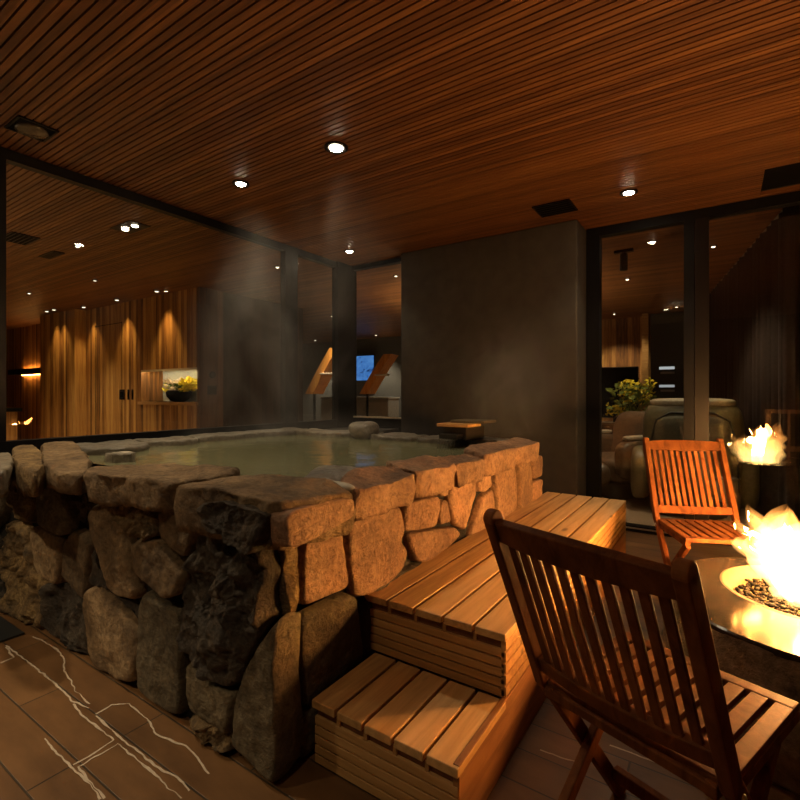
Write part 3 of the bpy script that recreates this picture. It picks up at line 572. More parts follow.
MB().lathe([(.12, 0), (.135, .02), (.14, .40), (.13, .43)], n=24).build('body', plain('bin_grey', (.30, .29, .25), .4), t, smooth=True); MB().lathe([(.142, .43), (.142, .45), (.1, .465)], n=24).build('lid', plain('bin_lid', (.36, .34, .30), .35), t, smooth=True)
t = empty('ceiling_spotlight', (-.93, 5.97, H), label='black cylinder spotlight hanging from the ceiling behind the sliding door', category='spotlight')
B((-.10, -.03, -.03), (.10, .03, 0)).build('mount', M['black'], t); MB().lathe([(.03, -.03), (.042, -.05), (.042, -.23), (.035, -.235)], n=20).build('cylinder', M['black'], t, smooth=True)
# dark curtain
cu = MB(); n_ = 150; pts = []
p0, p1 = Vector((.50, 5.14)), Vector((-.17, 9.35)); dr = (p1 - p0); ln = dr.length; dr.normalize(); nr = Vector((dr.y, -dr.x))
for i in range(n_ + 1):
    q = p0 + dr * (ln * i / n_) + nr * (.035 * math.sin(i * .95) + .012 * math.sin(i * 2.3)); pts.append(q)
vs = [(q.x, q.y, .02) for q in pts] + [(q.x, q.y, H - .03) for q in pts] + [(q.x + .006, q.y, .02) for q in pts] + [(q.x + .006, q.y, H - .03) for q in pts]; n1 = n_ + 1
fs = []
for i in range(n_): fs += [(i, i + 1, n1 + i + 1, n1 + i), (2 * n1 + i, 3 * n1 + i, 3 * n1 + i + 1, 2 * n1 + i + 1), (n1 + i, n1 + i + 1, 3 * n1 + i + 1, 3 * n1 + i), (i, 2 * n1 + i, 2 * n1 + i + 1, i + 1)]
fs += [(0, n1, 3 * n1, 2 * n1), (n_, 2 * n1 + n_, 3 * n1 + n_, n1 + n_)]
cu.add(vs, fs)
t = empty('curtain', (0, 0, 0), label='tall dark brown curtain with vertical folds behind the right glass pane', category='curtain')
cu.build('fabric', plain('brown_curtain', (.045, .026, .018), .9), t, smooth=True)
MB().tube([(.50, 5.14, H - .015), (-.17, 9.35, H - .015)], .014, 6).build('rail', plain('curtain_rail', (.22, .18, .13), .4), t)

# ceiling fittings
def vent(x0, y0, x1, y1, lb, nm='ceiling_vent', oval=False, cat='vent'):
    cx_, cy_ = (x0 + x1) / 2, (y0 + y1) / 2; t = empty(nm, (cx_, cy_, H), label=lb, category=cat); a, b = (x1 - x0) / 2, (y1 - y0) / 2
    B((-a, -b, -.006), (a, b, .02)).build('backing_plate', M['blackmat'], t)
    fr = MB(); fr.box((-a, -b, -.010), (a, -b + .012, -.004)); fr.box((-a, b - .012, -.010), (a, b, -.004)); fr.box((-a, -b, -.010), (-a + .012, b, -.004)); fr.box((a - .012, -b, -.010), (a, b, -.004)); fr.build('frame', M['black'], t)
    if oval: MB().lathe([(.085, -.006), (.085, -.022), (.07, -.028)], n=28).build('dark_lens', plain('smoked_lens', (.09, .07, .05), .25), t, smooth=True)
    else:
        for k in range(5):
            yy_ = -b + (k + 1) * 2 * b / 6; B((-a + .012, yy_ - .004, -.009), (a - .012, yy_ + .004, -.003)).build('louvre', M['black'], t)
    return t
vent(-1.385, 4.14, -1.065, 4.43, 'square black vent in the slatted ceiling above the grey pier')
vent(-3.655, 1.10, -3.43, 1.31, 'switched off round ceiling lamp in a square black plate near the left glass top', 'ceiling_lamp', True, 'ceiling lamp')
vent(-6.35, 1.85, -5.95, 2.10, 'black ceiling vent just behind the left post inside the glass')
vent(-6.75, 2.36, -6.35, 2.48, 'thin dark linear vent in the inner room ceiling')
# ------------------------------------------------------------------ stone tub
def stone_mesh(poly, to3d, nrm, bulge, back, amp, freq, seed, n=72, rings=13, flat=7.0, shrink=1.0, tl=.22, soft=2, slab=False, drop=None, crag=1):
    """a stone from its traced outline: rounded corners, bulged face, rough relief, and a body going back"""
    pts = [Vector(p) for p in poly]
    for _ in range(soft):                                     # soften corners
        q = []
        for a, b in zip(pts, pts[1:] + pts[:1]): q += [a * .88 + b * .12, a * .12 + b * .88]
        pts = q
    per = [0]
    for a, b in zip(pts, pts[1:] + pts[:1]): per.append(per[-1] + (b - a).length)
    L = per[-1]; res = []; j = 0
    for i in range(n):
        d = L * i / n
        while per[j + 1] < d: j += 1
        a, b = pts[j], pts[(j + 1) % len(pts)]; tt = (d - per[j]) / max(1e-9, per[j + 1] - per[j]); res.append(a.lerp(b, tt))
    c = sum(res, Vector((0, 0))) / n
    size = math.sqrt(L)
    N_ = Vector(nrm); sd = Vector((seed * 3.17, seed * 1.31, seed * 2.7)); mb = MB(); vs = []; fs = []
    # rings: back rim, mid rim, then across the face
    prof = [(.93 * shrink, -back), (.985 * shrink, -back * .45), (1.0 * shrink, -.2 * bulge), (1.0 * shrink, .15 * bulge), (.99 * shrink, .48 * bulge), (.965 * shrink, .76 * bulge), (.925 * shrink, .93 * bulge)]
    if slab: prof = [(.95, -back), (.985, -back * .8), (1.0, -back * .4), (1.0, -back * .12), (.996, bulge * .1), (.985, bulge * .7), (.955, bulge)]
    for k in range(rings):
        s_ = .88 * (1 - k / rings); prof.append((s_ * shrink, bulge * (1 - .05 * (s_ / .88) ** flat)))
    for s_, hgt in prof:
        for q in res:
            p2 = c + (q - c) * s_; P = Vector(to3d(p2.x, p2.y)) + N_ * hgt
            f1 = noise.fractal(P * freq + sd, 1.0, 2.1, 5); f2 = noise.noise(P * (freq * .35) + sd)
            tilt = noise.noise(Vector((seed * 7.7, 1, 2))) * (p2.x - c.x) + noise.noise(Vector((seed * 5.1, 9, 4))) * (p2.y - c.y)
            dn = amp * f1 + amp * 1.4 * f2 + amp * .35 * noise.fractal(P * 22 + sd, 1.0, 2.1, 3) + (tl * tilt if hgt > 0 else 0)
            lat = Vector((noise.noise(P * freq + sd * 2), noise.noise(P * freq + sd * 3), noise.noise(P * freq + sd * 4))) * amp * .7
            if hgt < bulge * .2 and crag > 1: lat = lat * crag + (P - Vector(to3d(c.x, c.y))).normalized() * noise.fractal(P * 15 + sd, 1, 2.1, 4) * amp * crag * .8
            P = P + N_ * dn + lat - N_ * lat.dot(N_)
            if drop: P.z -= drop(P.x, P.y)
            vs.append(P)
    R_ = len(prof)
    for k in range(R_ - 1):
        for i in range(n):
            j = (i + 1) % n; fs.append((k * n + i, k * n + j, (k + 1) * n + j, (k + 1) * n + i))
    fs.append(tuple(range(n)))
    P = sum((vs[(R_ - 1) * n + i] for i in range(n)), Vector()) / n; vs.append(P); ci = len(vs) - 1
    for i in range(n): fs.append(((R_ - 1) * n + i, (R_ - 1) * n + (i + 1) % n, ci))
    mb.add(vs, fs); return mb
tub = empty('hot_tub', (-2.5, 2.4, 0), label='rubble stone hot tub with thick slab rim, dark front and orange lit right side', category='hot tub')
TO = Vector((-2.5, 2.4, 0))
core = MB(); core.box((-3.92, 1.135, 0), (-1.265, 1.36, .82)); core.box((-1.42, 1.135, 0), (-1.265, 3.72, .82)); core.box((-3.92, 3.50, 0), (-1.265, 3.72, .82)); core.box((-3.92, 1.13, 0), (-3.72, 3.72, .82)); core.box((-3.9, 1.2, 0), (-1.3, 3.7, .25))
core.v = [tuple(Vector(v) - TO) for v in core.v]
core = core.build('mortar_core', M['mortar'], tub)
AMP = {'t': .014, 'r': .012, 'g': .014, 'd': .034, 'o': .034, 'w': .012}
def kind(k): return k[-1]
seed = 0
for nm, poly in FRONT.items():
    seed += 1; k = kind(nm); poly = [(min(max(a, -3.9), -1.25 if nm == 'S16d' else -1.215), max(b, .012)) for a, b in poly]
    big = nm in ('S16d',)
    mb = stone_mesh(poly, lambda u, v: (u, 1.13, v), (0, -1, 0), .055 if k != 'd' else (.065 if big else .025), .07, AMP[k] * (1.25 if big else 1), (13 if k == 'o' else 8) if k in 'do' else 4.5, seed, n=200 if big else (140 if k == 'o' else 84), rings=44 if big else (34 if k == 'o' else 20), shrink=1.03, tl=.09)
    mb.v = [tuple(Vector((v[0], v[1], max(v[2], .003))) - TO) for v in mb.v]
    mb.build('wall_stone', M[k], tub, smooth=True)
for nm, poly in RIGHT.items():
    seed += 1; k = kind(nm); poly = [(a, max(b, .012)) for a, b in poly]
    mb = stone_mesh(poly, lambda u, v: (-1.262, u, v), (1, 0, 0), .042, .06, AMP[k] * .6, 4 if k != 'o' else 8, seed, flat=10, shrink=1.035, tl=.10)
    mb.v = [tuple(Vector((v[0], v[1], max(v[2], .003))) - TO) for v in mb.v]
    mb.build('wall_stone', M['r' if k == 't' else k], tub, smooth=True)  # fire side swaps tan stone for the copy with firelight in its colour
# extra rim slabs round the far sides, world layout
for k_ in ('C7g', 'C8g', 'C9g', 'C10t', 'C11t'): RIM.pop(k_)
RIM.update({'L1w': [(-3.90, 1.40), (-3.55, 1.42), (-3.30, 1.62), (-3.42, 1.86), (-3.62, 1.98), (-3.92, 1.95)],
 'L2w': [(-3.92, 1.97), (-3.62, 2.0), (-3.50, 2.20), (-3.54, 2.36), (-3.9, 2.4)], 'L3w': [(-3.92, 2.42), (-3.60, 2.38), (-3.56, 2.8), (-3.6, 3.0), (-3.92, 3.0)],
 'L4w': [(-3.92, 3.02), (-3.60, 3.02), (-3.50, 3.35), (-3.62, 3.7), (-3.92, 3.72)],
 'B1w': [(-3.60, 3.40), (-3.2, 3.36), (-2.92, 3.44), (-2.90, 3.74), (-3.6, 3.74)], 'B2w': [(-2.64, 3.42), (-2.2, 3.40), (-2.15, 3.74), (-2.64, 3.74)], 'B5w': [(-2.90, 3.45), (-2.66, 3.44), (-2.66, 3.74), (-2.90, 3.74)],
 'B3w': [(-2.14, 3.40), (-1.75, 3.42), (-1.72, 3.74), (-2.12, 3.74)], 'B4w': [(-1.72, 3.50), (-1.42, 3.50), (-1.40, 3.76), (-1.72, 3.76)],
 'J1w': [(-3.10, 1.42), (-2.96, 1.40), (-2.90, 1.48), (-3.00, 1.56), (-3.12, 1.52)],
 'C1d': [(-1.70, 1.02), (-1.55, 1.03), (-1.40, 1.04), (-1.18, 1.06), (-1.175, 1.25), (-1.18, 1.44), (-1.30, 1.47), (-1.42, 1.40), (-1.52, 1.38), (-1.64, 1.30), (-1.72, 1.20)],
 'C7g': [(-1.18, 1.455), (-1.175, 1.90), (-1.30, 1.93), (-1.38, 1.80), (-1.36, 1.58), (-1.29, 1.48)], 'C8g': [(-1.18, 1.915), (-1.18, 2.30), (-1.26, 2.34), (-1.38, 2.3), (-1.43, 2.0), (-1.33, 1.93)],
 'C9g': [(-1.18, 2.325), (-1.18, 2.70), (-1.32, 2.72), (-1.36, 2.36), (-1.27, 2.35)], 'C10t': [(-1.175, 2.715), (-1.18, 3.24), (-1.34, 3.26), (-1.42, 3.0), (-1.36, 2.74)], 'C11t': [(-1.175, 3.26), (-1.175, 3.77), (-1.40, 3.76), (-1.38, 3.28)]})
def dropf(x, y): return .030 * min(1, max(0, (x + 1.36) / .14)) * min(1, max(0, (y - 1.05) / .3))
top = {'C1d': .15, 'C2t': .11, 'C3t': .10, 'C4o': .12}
for nm, poly in RIM.items():
    seed += 1; k = kind(nm); th_ = top.get(nm, .115)
    mk = {'t': 't', 'g': 'w', 'd': 'd', 'o': 'o', 'w': 'w'}[k]
    if nm in ('C7g', 'C8g', 'C9g', 'C10t', 'C11t'): mk = 'r'  # fire side slabs take the stone colour with painted firelight
    if nm in ('C1d', 'C6d', 'C2t', 'C3t'): mk = 't' if nm != 'C6d' else 'w'
    zt = .958 - (.012 if nm[0] in 'JC' and nm in ('C6d', 'J1w') else 0) - (.02 if nm[0] in 'LB' else 0)
    if nm in ('C9g', 'J2w'): zt -= .012
    mb = stone_mesh(poly, lambda u, v: (u, v, zt), (0, 0, 1), .016, th_, .010, 7, seed, n=132, rings=16, flat=12, tl=.03, soft=1, slab=True, drop=dropf, crag=2.6 if nm[0] == 'C' else 1.2)
    mb.v = [tuple(Vector(v) - TO - Vector((0, 0, .016))) for v in mb.v]
    mb.build('rim_stone', M[mk], tub, smooth=True)
mb = MB().sell((-2.74, 3.50, .975), (.13, .12, .075), 2.4, 16)
mb.v = [tuple(Vector(v) * 1 + Vector((noise.noise(Vector(v) * 4), noise.noise(Vector(v) * 4 + Vector((9, 0, 0))), noise.noise(Vector(v) * 5 + Vector((0, 7, 0))))) * .035 - TO) for v in mb.v]
mb.build('rim_boulder', M['w'], tub, smooth=True)
# craggy face of the corner slab, as broken rock under its edge
mb = stone_mesh([(-1.50, .825), (-1.35, .81), (-1.215, .80), (-1.195, .925), (-1.4, .935), (-1.52, .92)], lambda u, v: (u, 1.055, v), (0, -1, 0), .042, .05, .026, 13, 91, n=140, rings=26, slab=True)
mb.v = [tuple(Vector(v) - TO) for v in mb.v]; mb.build('rim_stone', M['d'], tub, smooth=True)
mb = stone_mesh([(1.06, .800), (1.44, .825), (1.44, .905), (1.05, .930)], lambda u, v: (-1.20, u, v), (1, 0, 0), .045, .05, .006, 6, 92, slab=True)
mb.v = [tuple(Vector(v) - TO) for v in mb.v]; mb.build('rim_stone', M['r'], tub, smooth=True)  # right face of the corner slab, firelight painted into its colour
lime = plain('pale_lime', (.55, .5, .38), .6, bscale=50)
for (x, y_, rx, ry) in ((-1.30, 1.47, .10, .035), (-1.42, 1.60, .05, .10), (-3.06, 1.5, .05, .08), (-1.66, 1.33, .07, .04)):
    MB().sell((x + 2.5, y_ - 2.4, .925), (rx, ry, .022), 2.3, 6).build('lime_mortar', lime, tub, smooth=True)
wa = MB(); nx, ny = 60, 50
wa.v = [(-3.74 + 2.34 * i / nx, 1.34 + 2.2 * j / ny, .895) for j in range(ny + 1) for i in range(nx + 1)]
wa.f = [(j * (nx + 1) + i, j * (nx + 1) + i + 1, (j + 1) * (nx + 1) + i + 1, (j + 1) * (nx + 1) + i) for j in range(ny) for i in range(nx)]
wa.v = [tuple(v) for v in wa.v]
wa.build('bath_water', M['water'], label='murky green thermal water filling the stone tub', category='water', kind='stuff')

# wooden spout on the rear rim with falling water
t = empty('water_spout', (-1.70, 3.42, .948), label='dark wooden water spout box on the rear rim of the tub', category='spout')
t.scale = (.74, .8, 1)
B((-.13, -.16, .0), (.13, .26, .10)).build('trough', plain('wet_dark_timber', (.03, .024, .018), .4), t, bevel=.006)
B((-.19, -.20, .10), (.17, .10, .125)).build('cover_board', M['cedarx'], t, bevel=.004)
B((-.13, -.02, .125), (.26, .28, .145)).build('rear_board', plain('aged_timber', (.12, .09, .05), .5), t, bevel=.004)
B((-.10, -.30, .015), (.10, -.16, .05)).build('lip', plain('wet_lip', (.03, .024, .018), .3), t)
fall = MB()
for i in range(7): fall.tube([(-.09 + .03 * i, -.29, .03), (-.09 + .03 * i, -.33, .0), (-.09 + .03 * i, -.345, -.057)], .006, 6)
mw = N('falling_water'); gl = mw.n('BsdfGlass'); gl.inputs['Roughness'].default_value = .1; gl.inputs['IOR'].default_value = 1.33; mw.l(gl, 0, mw.out, 'Surface')
fall.build('water_stream', mw.m, t, smooth=True)

# ------------------------------------------------------------------ cedar steps
t = empty('wooden_steps', (-.92, 1.25, 0), label='two tier slatted cedar steps along the orange lit side of the tub', category='steps')
SO = Vector((-.92, 1.25, 0))
x0, x1 = -1.245, -.625; Y0, Y1, Y2 = 1.24, 1.60, 4.12; z1, z2 = .23, .465
def planks(ya, yb, z, n=5, x0=x0):
    q = MB(); gap = .012; wd = (x1 - x0 - gap * (n - 1)) / n
    for i in range(n): a = x0 + i * (wd + gap); q.box((a, ya, z - .028), (a + wd, yb, z))
    q.v = [tuple(Vector(v) - SO) for v in q.v]; return q
def sb(lo, hi): return B(tuple(Vector(lo) - SO), tuple(Vector(hi) - SO))
planks(Y0 - .012, Y1 + .0, z1, x0=-1.195).build('lower_tread', M['cedar'], t, bevel=.003)
planks(Y1 - .012, Y2, z2).build('upper_tread', M['cedar'], t, bevel=.003)
def riser(yf, zb, zt, name, x0=x0):
    q = MB(); n = max(1, round((zt - zb) / .0345)); hh_ = (zt - zb) / n
    for i in range(n): q.box((x0 + .004, yf, zb + i * hh_ + .006), (x1 - .006, yf + .018, zb + (i + 1) * hh_))
    q.v = [tuple(Vector(v) - SO) for v in q.v]; q.build(name, M['cedarx'], t, bevel=.0015)
    sb((x0 + .01, yf + .019, zb), (x1 - .03, yf + .026, zt)).build('shadow_board', M['blackmat'], t)
riser(Y0, .0, z1 - .062, 'lower_riser', -1.195); riser(Y1, z1, z2 - .062, 'upper_riser')
for (yf, z, x0) in ((Y0, z1, -1.195), (Y1, z2, -1.245)):
    q = MB(); wd = (x1 - x0 - .012 * 4) / 5
    sb((x0 + .006, yf + .012, z - .062), (x1 - .01, yf + .045, z - .030)).build('front_batten', plain('dark_batten', (.22, .09, .03), .6), t)
    for i in range(4): a = x0 + (i + 1) * wd + i * .012; sb((a - .001, yf + .002, z - .060), (a + .013, yf + .011, z - .030)).build('spacer', M['cedarx'], t)
# outer side: slatted upper band over solid boards
q = MB(); n = 5; hh_ = (z2 - .030 - z1 - .005) / n
for i in range(n): q.box((x1 - .020, Y1 + .0, z1 + .005 + i * hh_ + .006), (x1 - .001, Y2 - .002, z1 + .005 + (i + 1) * hh_))
q.v = [tuple(Vector(v) - SO) for v in q.v]; q.build('side_slats', M['teakL'] if 'teakL' in M else M['cedarx'], t, bevel=.0015)
cy_ = wood('cedar_side', (.28, .115, .034), (.48, .225, .072), (.62, .34, .12), grain=(14, .9, 9), rough=.5, knots=True)
sb((x1 - .022, Y0 + .001, 0), (x1 - .001, Y2 - .002, z1 + .002)).build('side_panel', cy_, t, bevel=.002)
sb((x1 - .022, Y0 + .0, z1 - .03), (x1 - .0005, Y0 + .03, z1 - .001)).build('corner_block', M['cedarx'], t)
sb((x0, Y2 - .02, 0), (x1 - .003, Y2 - .002, z2 - .03)).build('rear_panel', cy_, t)

# ------------------------------------------------------------------ folding chairs
def make_chair(lb, loc, rz):
    w_, zt, ta, tb, fb, ys, zs, yr, zr, zb = .228, .985, .350, .145, .250, .285, .515, -.135, .512, .505
    t = empty('folding_chair', loc, rz, label=lb, category='chair')
    tk = M['teak']
    for s_ in (-1, 1):
        q = MB(); q.bar((s_ * w_, -tb, zb), (s_ * w_, -ta, zt), .030, .046); q.bar((s_ * w_, fb, 0), (s_ * w_, -tb, zb + .006), .028, .044)
        q.lathe([(.023, -.015), (.023, .015)], (s_ * w_, -ta, zt), 20, Matrix.Rotation(PI / 2, 4, 'Y')); q.lathe([(.022, -.014), (.022, .014)], (s_ * w_, -tb, zb), 20, Matrix.Rotation(PI / 2, 4, 'Y'))
        q.build('front_leg', tk, t, bevel=.004)
        MB().bar((s_ * (w_ - .032), -.26, 0), (s_ * (w_ - .032), .235, zs - .05), .026, .040).build('rear_leg', tk, t, bevel=.004)
        B((s_ * (w_ - .03) - .012 , yr - .03, zs - .045), (s_ * (w_ - .03) + .012, ys - .035, zs - .012)).build('seat_rail', tk, t, bevel=.003)
        MB().lathe([(.012, -.02), (.012, .004), (.006, .008)], (s_ * (w_ + .012), -.125, .478), 16, Matrix.Rotation(s_ * PI / 2, 4, 'Y')).build('bolt', M['steel'], t, smooth=True)
        MB().lathe([(.011, -.03), (.011, .004), (.006, .008)], (s_ * (w_ + .012), .05, .262), 16, Matrix.Rotation(s_ * PI / 2, 4, 'Y')).build('bolt', M['steel'], t, smooth=True)
    # backrest: arched top rail, lower rail, slats in the plane of the posts
    dv = Vector((0, -ta + tb, zt - zb)).normalized(); nn = Vector((0, dv.z, -dv.y)); bot = Vector((0, -tb, zb))
    Lb = (Vector((0, -ta, zt)) - bot).length
    def onback(x, s_, off=0): return Vector((x, 0, 0)) + bot + dv * s_ + nn * off
    def rail(sa, sbx, arch, th, name):
        q = MB(); n_ = 14; vs = []; fs = []
        for i in range(n_ + 1):
            u = -1 + 2 * i / n_; x = u * (w_ - .012); up = arch * (1 - u * u)
            for (s_, o_) in ((sa, -th / 2), (sbx + up, -th / 2), (sbx + up, th / 2), (sa, th / 2)): vs.append(onback(x, s_, o_ - .018 * (1 - u * u)))
        for i in range(n_):
            for j in range(4): fs.append((i * 4 + j, i * 4 + (j + 1) % 4, (i + 1) * 4 + (j + 1) % 4, (i + 1) * 4 + j))
        fs.append((0, 1, 2, 3)); fs.append(tuple(n_ * 4 + j for j in (3, 2, 1, 0))); q.add(vs, fs); q.build(name, tk, t, bevel=.003)
    rail(Lb - .062, Lb - .004, .016, .024, 'top_rail'); rail(.045, .093, .0, .024, 'lower_rail')
    q = MB(); ns = 11
    for i in range(ns):
        u = -1 + 2 * (i + .9) / (ns + .8); x = u * (w_ - .012); cv = -.018 * (1 - u * u)
        q.bar(onback(x, .085, cv), onback(x, Lb - .055, cv), .0215, .011)
    q.build('back_slats', tk, t, bevel=.002)
    # seat: frame and slats running front to back
    ws = w_ - .018
    q = MB(); q.box((-w_ - .0, ys - .045, zs - .024), (w_ + .0, ys, zs)); q.box((-ws, yr - .02, zs - .024), (ws, yr + .015, zs - .001)); q.build('seat_frame', tk, t, bevel=.004)
    q = MB(); ns = 9; gap = .014; wd = (2 * w_ - .0 - gap * (ns - 1)) / ns
    for i in range(ns):
        a = -w_ + i * (wd + gap); q.box((a, yr - .0 + .016, zs - .020), (a + wd, ys - .0455, zs))
    q.build('seat_slats', tk, t, bevel=.002)
    B((-w_ - .001, yr + .05, zs - .048), (-w_ + .017, ys - .002, zs - .021)).build('seat_side', tk, t, bevel=.003); B((w_ - .017, yr + .05, zs - .048), (w_ + .001, ys - .002, zs - .021)).build('seat_side', tk, t, bevel=.003)
    B((-ws, -.168, .476), (ws, -.140, .500)).build('cross_rail', tk, t, bevel=.003)
    B((-ws, .17, .085), (ws, .196, .125)).build('front_stretcher', tk, t, bevel=.003); B((-ws + .02, -.20, .075), (ws - .02, -.175, .115)).build('rear_stretcher', tk, t, bevel=.003)
    return t
ch = make_chair('folding teak chair nearest the viewer, seen from behind with its dark back', (-.148, 1.396, 0), -.353)
c2 = copy_tree(ch); c2.location = (-.075, 3.395, 0); c2.rotation_euler.z = 3.567
c2['label'] = 'folding teak chair facing us across the fire in front of the glass door'

# ------------------------------------------------------------------ fire pit
PX, PY, PR, PZ = .36, 2.50, .56, .47
def granite():
    m = N('granite_side'); p = m.princ(Roughness=.8)
    mp = m.coords((1, 1, 1)); n1 = m.n('TexNoise'); n1.inputs['Scale'].default_value = 14; n1.inputs['Detail'].default_value = 10; n1.inputs['Roughness'].default_value = .7; m.l(mp, 'Vector', n1, 'Vector')
    r = m.ramp([(.35, (.07, .055, .032)), (.5, (.20, .16, .095)), (.68, (.38, .31, .20))]); m.l(n1, 'Fac', r, 'Fac'); m.l(r, 'Color', p, 'Base Color')
    b = m.n('Bump'); b.inputs['Strength'].default_value = .9; b.inputs['Distance'].default_value = .03; m.l(n1, 'Fac', b, 'Height'); m.l(b, 'Normal', p, 'Normal'); return m.m
t = empty('fire_pit', (PX, PY, 0), label='round rough sided granite fire pit with a polished top beside the chairs', category='fire pit')
n_ = 96; vs = []; fs = []; prof = [(.90, 0), (.95, .04), (1.0, .15), (1.02, .28), (1.01, .38), (.995, .43), (.985, PZ - .012)]
for r_, z_ in prof:
    for i in range(n_):
        a = 2 * PI * i / n_; se = (abs(math.cos(a)) ** 2.6 + abs(math.sin(a)) ** 2.6) ** (-1 / 2.6); rr_ = PR * r_ * (.55 + .45 * se)
        P = Vector((rr_ * math.cos(a), rr_ * math.sin(a), z_)); k_ = 0 if z_ in (0,) else noise.fractal(P * 9, 1, 2, 4) * .022
        vs.append(P * 1 + Vector((math.cos(a), math.sin(a), 0)) * (k_ if z_ < PZ - .02 else k_ * .3))
for k in range(len(prof) - 1):
    for i in range(n_): j = (i + 1) % n_; fs.append((k * n_ + i, k * n_ + j, (k + 1) * n_ + j, (k + 1) * n_ + i))
q = MB(); q.add(vs, fs); q.build('base', granite(), t, smooth=True)
# polished top with round opening
HR = .34; vs = []; fs = []
def orad(a): se = (abs(math.cos(a)) ** 2.6 + abs(math.sin(a)) ** 2.6) ** (-1 / 2.6); return PR * .985 * (.55 + .45 * se)
HX, HY = -.03, .12
rings_ = []
for i in range(n_):
    a = 2 * PI * i / n_; o_ = Vector((orad(a) * math.cos(a), orad(a) * math.sin(a), 0)); h_ = Vector((HX + HR * math.cos(a), HY + HR * math.sin(a), 0))
    rings_.append([(o_.x, o_.y, PZ - .022), (o_.x * 1.002, o_.y * 1.002, PZ - .006), (o_.x * .99, o_.y * .99, PZ), (h_.x, h_.y, PZ), (h_.x, h_.y, PZ - .022)])
for k in range(5):
    for i in range(n_): vs.append(rings_[i][k])
for k in range(4):
    for i in range(n_): j = (i + 1) % n_; fs.append((k * n_ + i, k * n_ + j, (k + 1) * n_ + j, (k + 1) * n_ + i))
q = MB(); q.add(vs, fs)
pt = N('polished_granite'); p = pt.princ(Roughness=.16); mp = pt.coords((1, 1, 1)); n1 = pt.n('TexNoise'); n1.inputs['Scale'].default_value = 40; n1.inputs['Detail'].default_value = 8; pt.l(mp, 'Vector', n1, 'Vector')
r = pt.ramp([(.35, (.02, .018, .014)), (.65, (.055, .047, .037))]); pt.l(n1, 'Fac', r, 'Fac'); pt.l(r, 'Color', p, 'Base Color')
q.build('top', pt.m, t, smooth=False)
MB().lathe([(HR, PZ - .001), (HR - .012, PZ + .004), (HR - .05, PZ - .05), (HR - .10, PZ - .075), (.02, PZ - .085)], (HX, HY, 0), 64, cap=False).build('bowl', plain('pale_ceramic', (.22, .17, .10), .6), t, smooth=True)
# lava pebbles in the bowl: the largest hundred as individual things is not needed, nobody could count them
pb = MB(); rr = random.Random(11)
for i in range(900):
    a = rr.uniform(0, 2 * PI); d_ = (HR - .065) * math.sqrt(rr.random()); s_ = rr.uniform(.007, .014)
    mt = Matrix.Rotation(rr.uniform(0, 6), 4, 'Z') @ Matrix.Rotation(rr.uniform(0, 3), 4, 'X')
    pb.sell((PX + HX + d_ * math.cos(a), PY + HY + d_ * math.sin(a), PZ - .060 + rr.uniform(0, .022) + .012 * (1 - d_ / HR)), (s_, s_ * .7, s_ * .55), 2.4, 3, mt)
pb.build('fire_gravel', stone('lava_gravel', (.003, .002, .001), (.012, .008, .004), (.06, .04, .022), .8, 30, .5), smooth=True, label='loose lava gravel filling the bowl of the fire pit', category='gravel', kind='stuff')

# flames: glowing gas bodies
def flame_mat(name, core_, s_):
    m = N(name); e = m.n('Emission'); e.inputs['Strength'].default_value = s_
    tc = m.n('TexCoord'); sp = m.n('SeparateXYZ'); m.l(tc, 'Object', sp, 0)
    mr = m.n('MapRange'); m.l(sp, 2, mr, 0); mr.inputs[1].default_value = 0; mr.inputs[2].default_value = .34
    r = m.ramp([(0, (1, .62, .20)), (.45, (1, .52, .13)), (1, (1, .34, .06))]); m.l(mr, 0, r, 'Fac'); m.l(r, 'Color', e, 'Color'); m.l(e, 'Emission', m.out, 'Volume'); return m.m
fm = flame_mat('fire_gas', (1, .6, .2), 52)
fl = empty('flames', (PX + HX - .06, PY + HY, PZ - .03), label='bright white and yellow flames leaning left over the fire pit', category='fire')
def tongue(bx, by, hgt, lean, r0, sd):
    q = MB(); n_ = 26; K = 34; vs = []; fs = []
    for k in range(K + 1):
        u = k / K; w1 = .055 * u * noise.noise(Vector((u * 3.2, sd, 1))); w2 = .055 * u * noise.noise(Vector((u * 3.2, sd, 7)))
        c_ = Vector((bx + lean[0] * u ** 1.4 + w1 * 2.2, by + lean[1] * u ** 1.4 + w2 * 2.2, hgt * u))
        rad = r0 * (.62 + 1.0 * u) * (1 - u ** 1.7) ** .8 + .0006
        for i in range(n_):
            a = 2 * PI * i / n_; nz = 1 + .55 * noise.fractal(Vector((math.cos(a) * 1.1, math.sin(a) * 1.1, u * 3.0 + sd)), 1, 2, 4)
            lick = .05 * u * noise.noise(Vector((math.cos(a) * 2, math.sin(a) * 2, sd + u * 2)))
            vs.append(c_ + Vector((math.cos(a) * rad * nz, math.sin(a) * rad * nz, lick)))
    for k in range(K):
        for i in range(n_): j = (i + 1) % n_; fs.append((k * n_ + i, k * n_ + j, (k + 1) * n_ + j, (k + 1) * n_ + i))
    fs.append(tuple(range(n_))); fs.append(tuple(K * n_ + i for i in range(n_ - 1, -1, -1))); q.add(vs, fs); return q
lp = [(-.04, -.02, .26, (-.16, -.02), .075), (.0, -.08, .33, (-.12, .0), .10), (.02, .10, .38, (-.10, .02), .12), (.10, .02, .47, (-.06, .03), .14), (.16, .12, .52, (-.03, .0), .14), (-.02, .10, .29, (-.26, .04), .055),
      (.12, -.12, .36, (-.04, .0), .12), (.20, -.04, .48, (.0, .0), .13), (.23, .08, .56, (.02, .02), .13), (.04, .04, .40, (-.24, .0), .06), (.25, -.02, .45, (.05, .0), .11), (.08, .14, .55, (.10, .04), .07)]
